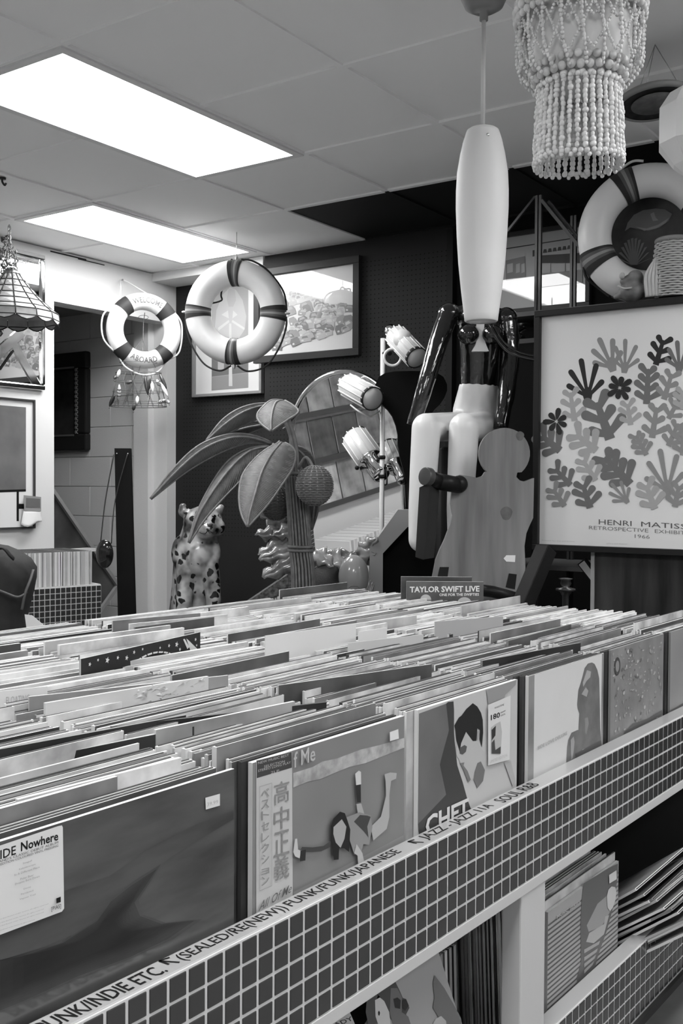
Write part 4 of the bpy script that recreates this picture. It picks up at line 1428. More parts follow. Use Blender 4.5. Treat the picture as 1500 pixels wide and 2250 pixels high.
# --- dark backpack and a paper corner behind the bin's left end
bp = at(8, 1300, 4.0)
t = thing('backpack', V((bp.x, bp.y, .0)), 'dark fabric backpack standing behind the left end of the bin', 'bag')
cloth = mat('bag_cloth', .035, .75, bump=(6, .45, .05))
mb = MB()
fr_ = lambda x, y, d=4.0: at(x, y, d)
secs = []
prof = [(1192, -70, -30), (1200, -80, 14), (1212, -85, 40), (1228, -88, 62), (1248, -90, 74), (1270, -90, 73), (1300, -90, 68), (1330, -90, 60), (1360, -88, 54), (1400, -86, 52), (1460, -84, 50), (1600, -82, 48), (1752, -80, 46)]
vs, fs = [], []
NS = 20
for (y, x0, x1) in prof:
    cx, hw = (x0 + x1) / 2, (x1 - x0) / 2 * 4.0 / F_PX
    c0 = fr_(cx, y)
    dp = min(.15, hw)
    for k in range(NS):
        a = 2 * PI * k / NS
        ca, sa = math.cos(a), math.sin(a)
        ex = .7
        vs.append(c0 + rg * hw * math.copysign(abs(ca) ** ex, ca) + vw * dp * math.copysign(abs(sa) ** ex, sa))
for i in range(len(prof) - 1):
    for k in range(NS):
        fs.append((i * NS + k, i * NS + (k + 1) % NS, (i + 1) * NS + (k + 1) % NS, (i + 1) * NS + k))
fs.append(tuple(range(NS))); fs.append(tuple(range((len(prof) - 1) * NS, len(prof) * NS)))
mb.add(vs, fs, 0, True)
mb.build('body', cloth, t)
mb = MB()
mb.tube(smooth_path([fr_(73, 1252, 3.92), fr_(66, 1275, 3.88), fr_(55, 1305, 3.86), fr_(48, 1340, 3.86)], 6), .006, 6, flat=.5)
mb.tube(smooth_path([fr_(-20, 1290, 3.84), fr_(10, 1302, 3.84), fr_(40, 1312, 3.85), fr_(60, 1300, 3.87)], 6), .005, 6)
mb.build('piping', mat('bag_piping', .07, .6), t)
mb = MB(); mb.tube(smooth_path([fr_(-10, 1208, 3.86), fr_(8, 1205, 3.85), fr_(22, 1220, 3.85), fr_(30, 1228, 3.86)], 6), .012, 8, flat=.4)
mb.build('handle', mat('bag_handle', .012, .6), t)
mb = MB()
q = [at(x, y, d) for x, y, d in [(54, 1350, 3.86), (70, 1352, 3.86), (104, 1380, 3.86), (60, 1395, 3.86)]]
mb.prism(q, vw * .002)
o = mb.build('paper_sheet', card_white, t)
o['label'] = 'corner of a white paper sheet'
# ================================================================== pictures on the pegboard
glass_print = lambda name, v, n=None: mat(name, v, .35, noise=n, coat=1.0)


def wall_frame(X, y0, y1, z0, z1, w, d, frame_m, label, name='framed_picture'):
    t = thing(name, V((X - d / 2, (y0 + y1) / 2, z0)), label, 'picture')
    mb = MB()
    for (a, b, c, e) in ((y0, y1, z0, z0 + w), (y0, y1, z1 - w, z1), (y0, y0 + w, z0 + w, z1 - w), (y1 - w, y1, z0 + w, z1 - w)):
        mb.box((X - d / 2, (a + b) / 2, (c + e) / 2), (d, b - a, e - c))
    mb.build('frame', frame_m, t, bevel=.002)
    return t


def glaze(t, X, y0, y1, z0, z1):
    mb = MB(); mb.box((X, (y0 + y1) / 2, (z0 + z1) / 2), (.002, y1 - y0, z1 - z0))
    m = mat('picture_glass', 1.0, .01, trans=1.0, ior=1.45)
    mb.build('glass', m, t)


frame_blk = mat('frame_black', .02, .35)
# print of a jumble of little blocks
XQ = 4.648
A, B = on_x(563, 800, XQ), on_x(795, 562, XQ)
Y0, Y1, Z0, Z1 = B.y, A.y, A.z, B.z
t = wall_frame(XQ, Y0, Y1, Z0, Z1, .04, .03, mat('frame_dark', .035, .4), 'wide black-framed print of a jumble of small blocks on the pegboard')
mb = MB(); mb.box((XQ - .006, (Y0 + Y1) / 2, (Z0 + Z1) / 2), (.008, Y1 - Y0 - .06, Z1 - Z0 - .06)); mb.build('mount', mat('print_paper', .52, .35, coat=1.0), t)
mb = MB()
rr = random.Random(9)
cars = []
for i in range(130):
    x = rr.uniform(604, 768); f = (x - 604) / 164
    top = 672 - 45 * math.sin(min(1, max(0, (x - 610) / 100)) * PI) + 20 * f * 0 ; bot = 762 - 40 * f
    y = rr.uniform(top, bot)
    cars.append((y, x))
cars.sort()
for i, (y, x) in enumerate(cars):
    w, h = rr.uniform(7, 13), rr.uniform(6, 11); a = rr.uniform(-.5, .1)
    X_ = XQ - .0112 - i * .000016
    v = rr.randrange(5)
    def cp_(dx, dy):
        return on_x(x + dx * math.cos(a) - dy * math.sin(a), y + dx * math.sin(a) + dy * math.cos(a), X_)
    mb.face([cp_(-w, h), cp_(-w, -h * .3), cp_(-w * .6, -h), cp_(w * .6, -h), cp_(w, -h * .2), cp_(w, h)], v)
    X_ -= .000006
    mb.face([cp_(-w * .6, -h * .2), cp_(-w * .4, -h * .8), cp_(w * .4, -h * .8), cp_(w * .6, -h * .2)], rr.randrange(5))
    mb.face([cp_(-w * .7, h * .6), cp_(-w * .7, h * .2), cp_(-w * .3, h * .2), cp_(-w * .3, h * .6)], 5)
mb.build('print', [mat('blk_%d' % k, v, .35, coat=1.0) for k, v in enumerate([.14, .22, .3, .36, .44])] + [mat('blk_5', .5, .35, coat=1.0)], t, fix=False)

# tall print with wide white mount on the set-back panel
XQ2 = 4.855
A, B = on_x(428, 874, XQ2), on_x(580, 862, XQ2)
Y0, Y1, Z0 = B.y, A.y, A.z
Z1 = on_x(428, 592, XQ2).z
t = wall_frame(XQ2, Y0, Y1, Z0, Z1, .018, .03, mat('frame_grey', .18, .4), 'narrow grey-framed tall print with wide white mount behind the middle life ring')
mb = MB(); mb.box((XQ2 - .006, (Y0 + Y1) / 2, (Z0 + Z1) / 2), (.008, Y1 - Y0 - .03, Z1 - Z0 - .03)); mb.build('mount', mat('print_paper', .52, .35, coat=1.0), t)
mb = MB()
Xp = XQ2 - .0105
Zq = lambda p: [on_x(400 + x / 6.25, 570 + y / 6.25, Xp - .00015 * mb.n) for x, y in p]
mb.n = 0
def pq(p, m):
    mb.n += 1; mb.face(Zq(p), m)
pq([(405, 260), (908, 240), (908, 1760), (403, 1800)], 0)
pq([(408, 1330), (908, 1290), (908, 1550), (408, 1610)], 1)
pq([(408, 1618), (908, 1558), (908, 1760), (403, 1800)], 2)
pq([(560, 480), (660, 380), (740, 420), (830, 560), (880, 780), (860, 960), (780, 1080), (560, 1060), (450, 940), (470, 700)], 3)
pq([(640, 400), (720, 400), (740, 560), (700, 650), (640, 650), (610, 540)], 4)
pq([(490, 940), (640, 830), (650, 860), (500, 980)], 5)
pq([(690, 830), (860, 940), (850, 970), (680, 860)], 5)
pq([(645, 880), (675, 880), (690, 1740), (640, 1740)], 5)
pq([(490, 1380), (575, 1370), (575, 1520), (490, 1530)], 4)
pq([(720, 1370), (820, 1360), (820, 1450), (730, 1460)], 4)
pq([(540, 760), (630, 700), (640, 810)], 5); pq([(700, 700), (760, 760), (690, 810)], 5)
mb.build('print', [mat('tp_%d' % k, v, .35, coat=1.0) for k, v in enumerate([.26, .12, .2, .34, .3, .42])], t, fix=False)

# long print with a tram-like shape, half hidden by the tall shelf
XQ3 = 4.648
A, B = on_x(1040, 690, XQ3), on_x(1288, 493, XQ3)
Y0, Y1, Z0, Z1 = B.y, A.y, A.z, B.z
t = wall_frame(XQ3, Y0 - .03, Y1, Z0 - .02, Z1 + .01, .02, .03, frame_blk, 'glazed print of a boxy vehicle, half hidden behind the white glass pendant')
mb = MB(); mb.n = 0
def tq(pts, m):
    mb.n += 1
    mb.face([on_x(1080 + x / 3.571, 340 + y / 3.571, XQ3 - .008 - .00015 * mb.n) for x, y in pts], m)
mb.box((XQ3 - .004, (Y0 + Y1) / 2, (Z0 + Z1) / 2), (.006, Y1 - Y0, Z1 - Z0), None, 0)
tq([(-120, 770), (710, 640), (710, 648), (-120, 778)], 1)
tq([(320, 800), (320, 750), (350, 745), (360, 790)], 1)
for k in range(7):
    x = 400 + 38 * k; y = 772 - 6 * k
    tq([(x, y), (x + 8, y - 30), (x + 28, y - 32), (x + 34, y - 4)], 1)
tq([(385, 790), (690, 770), (690, 850), (385, 850)], 1)
tq([(110, 830), (260, 795), (265, 960), (110, 985)], 2)
for (x0, x1) in ((120, 165), (190, 220), (232, 258), (395, 460), (470, 575), (585, 630), (640, 700)):
    tq([(x0, 860), (x1, 850), (x1, 920), (x0, 930)], 3)
tq([(385, 935), (710, 900), (710, 1000), (385, 1040)], 2)
tq([(390, 1130), (470, 1120), (470, 1220), (390, 1235)], 3)
mb.build('print', [mat('tram_%d' % k, v, .35, coat=1.0) for k, v in enumerate([.30, .02, .10, .34])], t, fix=False)

# ================================================================== arched mirror leaning by the pegboard, palm, pole lamp
t = thing('arched_mirror', V((4.25, 2.85, 0)), 'round-topped chrome-framed mirror behind the rattan palm', 'mirror')
mc = at(757, 960, 5.02)
mn = V((-.9962, 0, -.0872)).normalized()
mx = V((0, 0, 1)).cross(mn).normalized(); my = mn.cross(mx)
if mx.dot(_r) < 0: mx = -mx
MW = .325
def mp(u_, w_, o=0.0): return mc + mx * u_ + my * w_ + mn * o
out = [mp(-MW, -1.45), mp(MW, -1.45)] + [mp(MW * math.cos(a), MW * .96 * math.sin(a)) for a in [PI * k / 40 for k in range(41)]]
mb = MB(); mb.prism(out, -mn * .006); mb.build('glass', mirror_m, t)
mb = MB(); mb.tube([p + mn * .002 for p in out], .013, 10, closed=True); mb.build('frame', chrome, t)
for s in (-1, 1):
    mb = MB(); a = mp(MW * .8 * s, -.3, -.02); mb.tube([a, V((a.x + .25, a.y, .005))], .012, 8); mb.build('stand_leg', chrome, t)

# --- white pole lamp with two spot heads, plus two modelled mirror reflections
t = thing('pole_lamp', V((at(838, 1200, 4.42).x, at(838, 1200, 4.42).y, 0)), 'thin white pole lamp with ribbed spot heads, the lower two standing in for mirror reflections', 'lamp')
white_enamel = mat('white_enamel', .62, .3)
pb = V((WP[t].x, WP[t].y, 0)); ptop = at(837, 745, 4.42)
mb = MB(); mb.tube([pb, V((pb.x, pb.y, ptop.z))], .0105, 14); mb.build('pole', white_enamel, t)
mb = MB(); mb.lathe([(.09, 0), (.09, .012), (.02, .03), (.011, .03)], pb, 28); mb.build('base', white_enamel, t)
for yy in (1047, 1005):
    zz = at(838, yy, 4.42).z
    mb = MB(); mb.tube([V((pb.x, pb.y, zz - .008)), V((pb.x, pb.y, zz + .008))], .0135, 12); mb.tube([V((pb.x, pb.y, zz)), V((pb.x, pb.y, zz)) - vw * .03 + rg * .01], .004, 8); mb.build('collar', black_satin, t)


def spot(pa, pb_, r, cap_r, cap_at, name='spot_head'):
    """ribbed drum from pa to pb_ (mouth); chrome cap behind pa or, when cap_at is 'b', beyond pb_"""
    ax = (pb_ - pa).normalized(); L = (pb_ - pa).length
    mb = MB()
    mb.lathe([(r * .8, 0), (r, .006), (r, L)], pa, 24, axis=ax)
    x, y, z = frame_of(ax)
    for k in range(12):
        a = 2 * PI * k / 12
        d = x * math.cos(a) + y * math.sin(a)
        mb.tube([pa + d * (r + .001), pb_ + d * (r + .001)], .003, 6)
    h = mb.build(name, white_enamel, t)
    if cap_at == 'a':
        b = MB(); b.lathe([(cap_r, 0), (cap_r, -.05), (cap_r * .7, -.06), (0, -.062)], pa, 24, axis=ax); b.build('cap', chrome, h)
        b = MB(); b.lathe([(r * .99, L - .02), (r * 1.03, L + .004), (r * .95, L + .004), (r * .9, L - .03), (0, L - .05)], pa, 24, axis=ax); b.build('mouth', mat('lamp_mouth', .02, .5), h)
    else:
        b = MB(); b.lathe([(r * .95, L), (r * 1.0, L + .012), (cap_r, L + .016), (cap_r, L + .105), (cap_r * .8, L + .112), (0, L + .112)], pa, 24, axis=ax); b.build('cap', chrome, h)
        b = MB(); b.lathe([(r * 1.02, -.004), (r * .9, -.004), (r * .85, .002), (0, .004)], pa, 24, axis=ax); b.build('mouth', dull_metal, h)
    return h


h1 = spot(at(868, 736, 4.36), at(915, 786, 4.22), .046, .026, 'a')
b = MB(); q = at(884, 745, 4.27); b.lathe([(.04, 0), (.04, .01), (.0, .014)], q, 20, axis=-vw); b.torus(at(862, 785, 4.30), .035, .006, vw, 24, 8); b.build('yoke', white_enamel, h1)
b = MB(); b.tube([at(838, 776, 4.41), at(856, 776, 4.33)], .006, 8); b.ball(at(855, 776, 4.32), .012, 10, 8); b.build('knob', black_satin, h1)
h2 = spot(at(764, 846, 4.46), at(818, 876, 4.28), .050, .026, 'a')
b = MB(); b.tube(smooth_path([at(788, 838, 4.40), at(800, 828, 4.36), at(815, 842, 4.38), at(838, 872, 4.42)], 6), .004, 6); b.tube(smooth_path([at(770, 890, 4.40), at(790, 905, 4.36), at(815, 915, 4.38), at(838, 900, 4.42)], 6), .004, 6); b.build('yoke', white_enamel, h2)
refl_left = spot(at(780, 962, 4.62), at(815, 1012, 4.50), .062, .042, 'b')  # lamp reflection in the arched mirror, built as a solid head
b = MB(); b.ball(at(784, 1028, 4.45), .010, 10, 8); b.ball(at(793, 1027, 4.44), .007, 10, 8); b.tube([at(793, 1027, 4.45), at(838, 1030, 4.43)], .004, 6); b.build('knob', black_satin, refl_left)
refl_right = spot(at(856, 985, 4.56), at(872, 1022, 4.46), .050, .030, 'b')  # second mirror reflection, likewise built as a solid head
b = MB(); b.tube(smooth_path([at(846, 1020, 4.42), at(850, 1050, 4.40), at(848, 1065, 4.42), at(838, 1062, 4.43)], 6), .003, 6); b.tube(smooth_path([at(820, 990, 4.46), at(828, 1005, 4.42), at(836, 1016, 4.42)], 6), .003, 6); b.build('flex', rope_dark, refl_right)

# --- rattan palm
PD = 4.0
tb = at(667, 1315, PD)
t = thing('rattan_palm', V((tb.x, tb.y, 0)), 'rattan palm tree with woven leaves and hanging coconut baskets', 'palm tree')
wick = mat('rattan', .15, .55, noise=(40, .12, .19))
wick_l = mat('rattan_leaf', .10, .6, noise=(25, .08, .12))
wick_v = mat('rattan_cane', .20, .5, noise=(60, .17, .25))
wick_d = mat('rattan_dark', .07, .6)
axis = [V((tb.x, tb.y, 0)), at(667, 1315, PD), at(660, 1205, PD), at(653, 1110, PD), at(647, 1046, PD)]
path = smooth_path(axis, 5)
mb = MB()
rads = [.046 - .011 * i / (len(path) - 1) for i in range(len(path))]
mb.tube(path, [r - .004 for r in rads], 16, m=1)
for k in range(20):
    a = 2 * PI * k / 20
    mb.tube([p + (rg * math.cos(a) + vw * math.sin(a)) * rads[i] for i, p in enumerate(path)], .0050, 6)
mb.build('trunk', [wick, wick_d], t)
for y in (1040, 1201, 1209):
    c0 = at(646 if y < 1100 else 660, y, PD)
    mb = MB(); mb.torus(c0, .043 if y < 1100 else .046, .006, V((0, 0, 1)), 28, 8); mb.build('binding', wick, t)


def leaf(mid, left, right, d0, d1, bulge, m=wick_l, ribs=26, dl=0.0, dr=0.0):
    """mid, left and right: lists of photograph points from stem to tip; d0..d1 distance along the leaf; dl, dr: how far the two edges sit behind the midrib"""
    n = 14
    def res(pts):
        P3 = smooth_path([V((x, y, 0)) for x, y in pts], 10)
        out_ = []
        tot = sum((P3[i + 1] - P3[i]).length for i in range(len(P3) - 1))
        for k in range(n + 1):
            s = tot * k / n; acc = 0
            for i in range(len(P3) - 1):
                l = (P3[i + 1] - P3[i]).length
                if acc + l >= s - 1e-9 or i == len(P3) - 2:
                    out_.append(P3[i].lerp(P3[i + 1], min(1, max(0, (s - acc) / max(l, 1e-6))))); break
                acc += l
        return out_
    M, L, Rr = res(mid), res(left), res(right)
    dep = lambda k: d0 + (d1 - d0) * k / n - bulge * math.sin(PI * k / n)
    m3 = [at(p.x, p.y, dep(k)) for k, p in enumerate(M)]
    l3 = [at(p.x, p.y, dep(k) + dl * math.sin(PI * min(1, k / n + .02))) for k, p in enumerate(L)]
    r3 = [at(p.x, p.y, dep(k) + dr * math.sin(PI * min(1, k / n + .02))) for k, p in enumerate(Rr)]
    mb = MB()
    vs = []
    for k in range(n + 1):
        for (a, b, us) in ((l3[k], m3[k], (0, .5)), (m3[k], r3[k], (0, .5, 1))):
            for u_ in us:
                vs.append(a.lerp(b, u_))
    fs = [(k * 5 + j, k * 5 + j + 1, (k + 1) * 5 + j + 1, (k + 1) * 5 + j) for k in range(n) for j in range(4)]
    mb.add(vs, fs, 0, True)
    lf = mb.build('leaf', m, t)
    sol = lf.modifiers.new('t', 'SOLIDIFY'); sol.thickness = .004; sol.offset = 0
    b = MB()
    b.tube(smooth_path(l3, 2), .0045, 6); b.tube(smooth_path(r3, 2), .0045, 6)
    b.build('rim', wick, lf)
    b = MB(); b.tube(smooth_path([p + (CAM - p).normalized() * .003 for p in m3], 2), .0045, 6); b.build('midrib', wick, lf)
    b = MB()
    for side in (l3, r3):
        for q in range(1, ribs * 2):
            s = q / (ribs * 2) * n; k = min(n - 1, int(s)); f = s - k
            kk = min(n, s + .9); k2 = min(n - 1, int(kk)); f2 = kk - k2
            a = m3[k].lerp(m3[k + 1], f); c_ = side[k2].lerp(side[k2 + 1], f2)
            tw_ = (CAM - a).normalized() * .0022
            b.tube([a + tw_, c_ + tw_], .0016, 4, cap=False)
    b.build('weave', wick_v if m is wick_l else m, lf)
    return lf


ZL6 = lambda p: zc(320, 560, 2.586, p)
# front leaf
leaf(ZL6([(772, 1065), (715, 1130), (660, 1230), (620, 1360), (590, 1470), (578, 1542)]), ZL6([(760, 1066), (680, 1108), (600, 1180), (545, 1265), (530, 1380), (545, 1480), (578, 1545)]), ZL6([(790, 1068), (848, 1108), (840, 1200), (770, 1310), (700, 1410), (640, 1480), (580, 1545)]), 3.98, 3.72, .04, ribs=34, dl=.03, dr=.05)
# upper middle leaf
leaf(ZL6([(780, 828), (742, 836), (722, 880), (712, 940), (712, 1000)]), ZL6([(775, 826), (715, 826), (660, 870), (632, 915), (655, 960), (710, 1002)]), ZL6([(790, 828), (835, 855), (868, 892), (810, 935), (750, 975), (714, 1002)]), 3.98, 3.80, .03, ribs=22, dl=.02, dr=.03)
# upper left leaf
leaf(ZL6([(720, 850), (640, 862), (540, 900), (440, 970), (345, 1056)]), ZL6([(720, 844), (620, 848), (520, 880), (430, 945), (343, 1056)]), ZL6([(660, 880), (640, 925), (560, 965), (470, 1012), (345, 1057)]), 4.02, 3.90, .03, ribs=26, dl=.0, dr=.04)
# second left leaf (between)
leaf(ZL6([(700, 960), (560, 985), (450, 1030), (340, 1148)]), ZL6([(690, 945), (540, 955), (440, 1000), (338, 1146)]), ZL6([(700, 970), (570, 1020), (470, 1080), (342, 1150)]), 4.06, 3.98, .02, m=wick_d, ribs=22, dr=.03)
# long left leaf
leaf(ZL6([(715, 1074), (600, 1040), (480, 1040), (330, 1100), (190, 1215), (28, 1386)]), ZL6([(712, 1066), (610, 1026), (470, 1020), (300, 1085), (150, 1225), (26, 1386)]), ZL6([(715, 1080), (620, 1068), (510, 1088), (370, 1150), (220, 1240), (30, 1388)]), 4.02, 3.80, .05, ribs=34, dr=.05)
# lower left leaf, seen from below
leaf(ZL6([(705, 1090), (600, 1110), (500, 1190), (390, 1330), (300, 1480), (245, 1636)]), ZL6([(700, 1086), (590, 1100), (470, 1170), (370, 1310), (290, 1470), (243, 1634)]), ZL6([(705, 1098), (650, 1150), (550, 1270), (430, 1395), (330, 1510), (247, 1637)]), 4.0, 3.78, .03, m=mat('rattan_leaf_under', .12, .55, noise=(25, .1, .15)), ribs=30, dl=.04, dr=.01)
# dark leaf behind on the right, and a stub under the top leaf
leaf(ZL6([(800, 1085), (880, 1120), (930, 1200), (960, 1350), (945, 1560)]), ZL6([(800, 1080), (900, 1100), (960, 1180), (985, 1400), (945, 1562)]), ZL6([(800, 1090), (850, 1140), (890, 1230), (920, 1400), (943, 1562)]), 4.05, 4.2, .0, m=wick_d, ribs=18)
leaf(ZL6([(800, 930), (840, 910), (872, 895)]), ZL6([(790, 900), (850, 870), (874, 893)]), ZL6([(780, 990), (830, 950), (874, 898)]), 4.03, 4.05, .0, m=wick_d, ribs=8)
mb = MB()
for x0, y0, x1, y1 in ((597, 976, 648, 1040), (620, 905, 650, 1040), (633, 920, 655, 1040), (610, 970, 640, 1040)):
    mb.tube(smooth_path([at(x0, y0, 4.0), at((x0 + x1) / 2 + 5, (y0 + y1) / 2 - 6, 4.0), at(x1, y1 + 8, 4.0)], 6), .008, 8)
mb.tube(smooth_path([at(655, 1030, 3.96), at(672, 1005, 3.93), at(690, 1030, 3.91)], 6), .006, 8)
mb.build('stems', wick, t)


def coconut(px, py, d, rx, rz, mm):
    c = at(px, py, d)
    mb = MB()
    n = 24
    mb.ball(c, (rx * .93, rx * .93, rz * .95), 20, 14, m=1)
    for j in range(n):
        v = -1 + 2 * (j + .5) / n
        r = rx * math.sqrt(max(0, 1 - v * v))
        if r < .012: continue
        mb.tube([c + V((r * math.cos(a) * (1 + .035 * (1 if (k + j) % 2 else -1)), r * math.sin(a) * (1 + .035 * (1 if (k + j) % 2 else -1)), rz * v)) for k, a in enumerate([2 * PI * q / 32 for q in range(32)])], rz / n * .92, 5, closed=True)
    for k in range(16):
        a = 2 * PI * k / 16
        mb.tube([c + V((rx * .99 * math.cos(b) * math.cos(a), rx * .99 * math.cos(b) * math.sin(a), rz * math.sin(b))) for b in [-1.35 + 2.7 * q / 10 for q in range(11)]], .0026, 5)
    return mb.build('coconut_basket', [mm, wick_d], t)


coconut(691, 1067, 3.90, .069, .077, mat('rattan_basket', .15, .55))
coconut(606, 1105, 4.08, .060, .070, mat('rattan_basket_dark', .08, .6))

# ================================================================== leopard statue


def blob(name, parts, mats, parent=None, vox=.008, smooth=6, tagf=None):
    """one continuous skin around overlapping lumps and limbs"""
    mb = MB()
    for p in parts:
        if p[0] == 'e':
            mb.ball(p[1], p[2], 16, 12, R=p[3] if len(p) > 3 else None)
        else:
            mb.tube(p[1], p[2], 14)
            for q in (0, -1):
                rr_ = p[2][q] if isinstance(p[2], (list, tuple)) else p[2]
                mb.ball(p[1][q], rr_, 14, 10)
    ob = mb.build(name, mats, parent)
    m = ob.modifiers.new('skin', 'REMESH'); m.mode = 'VOXEL'; m.voxel_size = vox; m.use_smooth_shade = True
    s = ob.modifiers.new('smooth', 'SMOOTH'); s.iterations = smooth; s.factor = .5
    return ob


def spotted():
    m = mat('leopard_glaze', .45, .3, coat=.4)
    nt = m.node_tree; b = nt.nodes['Principled BSDF']
    tc = nt.nodes.new('ShaderNodeTexCoord')
    nz = nt.nodes.new('ShaderNodeTexNoise'); nz.inputs['Scale'].default_value = 16
    mixv = nt.nodes.new('ShaderNodeVectorMath'); mixv.operation = 'MULTIPLY_ADD'
    mixv.inputs[1].default_value = (.07, .07, .07)
    nt.links.new(tc.outputs['Object'], nz.inputs['Vector'])
    nt.links.new(nz.outputs['Color'], mixv.inputs[0]); nt.links.new(tc.outputs['Object'], mixv.inputs[2])
    vo = nt.nodes.new('ShaderNodeTexVoronoi'); vo.inputs['Scale'].default_value = 19
    vo.inputs['Randomness'].default_value = .8
    nt.links.new(mixv.outputs[0], vo.inputs['Vector'])
    cr = nt.nodes.new('ShaderNodeValToRGB'); cr.color_ramp.elements[0].position = .31; cr.color_ramp.elements[1].position = .36
    cr.color_ramp.elements[0].color = (.012, .012, .012, 1); cr.color_ramp.elements[1].color = (1, 1, 1, 1)
    nt.links.new(vo.outputs['Distance'], cr.inputs[0])
    n2 = nt.nodes.new('ShaderNodeTexNoise'); n2.inputs['Scale'].default_value = 11
    c2 = nt.nodes.new('ShaderNodeValToRGB'); c2.color_ramp.elements[0].position = .35; c2.color_ramp.elements[1].position = .62
    c2.color_ramp.elements[0].color = (.05, .05, .05, 1); c2.color_ramp.elements[1].color = (.44, .44, .44, 1)
    nt.links.new(tc.outputs['Object'], n2.inputs['Vector']); nt.links.new(n2.outputs['Fac'], c2.inputs[0])
    mx_ = nt.nodes.new('ShaderNodeMix'); mx_.data_type = 'RGBA'; mx_.blend_type = 'MULTIPLY'; mx_.inputs[0].default_value = 1
    nt.links.new(cr.outputs[0], mx_.inputs[6]); nt.links.new(c2.outputs[0], mx_.inputs[7])
    nt.links.new(mx_.outputs[2], b.inputs['Base Color'])
    return m


LD = 5.6
lp_ = lambda x, y, dd=0.0: at(x, y, LD + dd)
bz = .22
t = thing('leopard_statue', V((lp_(435, 1300).x, lp_(435, 1300).y, bz)), 'glazed ceramic leopard sitting upright in the corner by the pegboard', 'statue')
def gz(x, dd=0.0):
    p = lp_(x, 1300, dd); return V((p.x, p.y, bz + .03))
k_ = LD / F_PX
leo = spotted()
parts = [('e', lp_(446, 1148), (44 * k_, 44 * k_, 37 * k_)), ('e', lp_(457, 1163, -.07), (24 * k_, 26 * k_, 17 * k_)), ('e', lp_(450, 1176, -.055), (17 * k_, 18 * k_, 9 * k_)),
         ('e', lp_(425, 1160, -.02), (22 * k_, 24 * k_, 22 * k_)), ('e', lp_(475, 1158, -.02), (17 * k_, 22 * k_, 20 * k_)),
         ('t', [lp_(404, 1124, .0), lp_(402, 1114, .0)], [13 * k_, 9 * k_]), ('t', [lp_(478, 1124, .02), lp_(485, 1115, .02)], [12 * k_, 8 * k_]),
         ('t', [lp_(440, 1165, .02), lp_(432, 1215, .05), lp_(430, 1290, .10), lp_(425, 1390, .16)], [40 * k_, 50 * k_, 54 * k_, 60 * k_]),
         ('e', lp_(440, 1225, -.02), (36 * k_, 30 * k_, 44 * k_)), ('e', lp_(400, 1215, .02), (22 * k_, 26 * k_, 40 * k_)), ('e', lp_(464, 1215, .02), (18 * k_, 24 * k_, 38 * k_)),
         ('t', [lp_(408, 1240, -.02), lp_(404, 1320, -.05), gz(404, -.06)], [21 * k_, 18 * k_, 15 * k_]), ('t', [lp_(462, 1240, -.02), lp_(469, 1320, -.05), gz(470, -.06)], [20 * k_, 17 * k_, 14 * k_]),
         ('e', gz(404, -.10), (16 * k_, 24 * k_, 11 * k_)), ('e', gz(470, -.10), (16 * k_, 24 * k_, 11 * k_)),
         ('e', gz(385, .10) + V((0, 0, .08)), (22 * k_, .13, .11)), ('e', gz(480, .12) + V((0, 0, .08)), (20 * k_, .13, .11)),
         ('t', [gz(480, .28), gz(505, .2), gz(515, .05), gz(500, -.05)], [.03, .028, .025, .02])]
blob('body', parts, leo, t, .007, 4)
for x, y, r in ((428, 1139, 4.6), (470, 1134, 4.2)):
    mb = MB(); mb.ball(lp_(x, y, -.088 if x < 450 else -.07), (r * 1.5 * k_, r * k_, r * k_ * .8), 10, 8); mb.build('eye', black_gloss, t)
mb = MB(); mb.ball(lp_(461, 1152, -.122), (8 * k_, 5 * k_, 4.5 * k_), 10, 8); mb.build('nose', mat('nose_grey', .15, .4), t)
mb = MB(); mb.tube(smooth_path([lp_(438, 1170, -.118), lp_(450, 1173, -.124), lp_(458, 1164, -.128), lp_(466, 1171, -.118), lp_(474, 1168, -.10)], 5), .002, 6); mb.build('mouth', black_satin, t)
mb = MB()
pc = lp_(440, 1300, .08)
mb.lathe([(.30, 0), (.30, bz - .001)], V((pc.x, pc.y, 0)), 28)
tag(mb.build('plinth', black_satin), 'low round black plinth carrying the leopard statue', 'plinth')
# ================================================================== ceramic, dark and pale furniture behind the bin
glaze = mat('ceramic_glaze', .24, .14, noise=(14, .10, .38), coat=.8)
CD = 4.3
cz = lambda x, y, dd=0.0: at(x, y, CD + dd)
t = thing('ceramic_vine', V((cz(640, 1260).x, cz(640, 1260).y, cz(640, 1262).z)), 'glazed ceramic stem with curling leaf scallops, half behind the palm trunk', 'ornament')
mb = MB()
stem = smooth_path([cz(608, 1128), cz(614, 1170), cz(632, 1212), cz(675, 1228), cz(730, 1228), cz(775, 1232), cz(808, 1222)], 6)
mb.tube(stem, [.038 + .012 * math.sin(i * .55) for i in range(len(stem))], 16)
mb.build('stem', glaze, t)


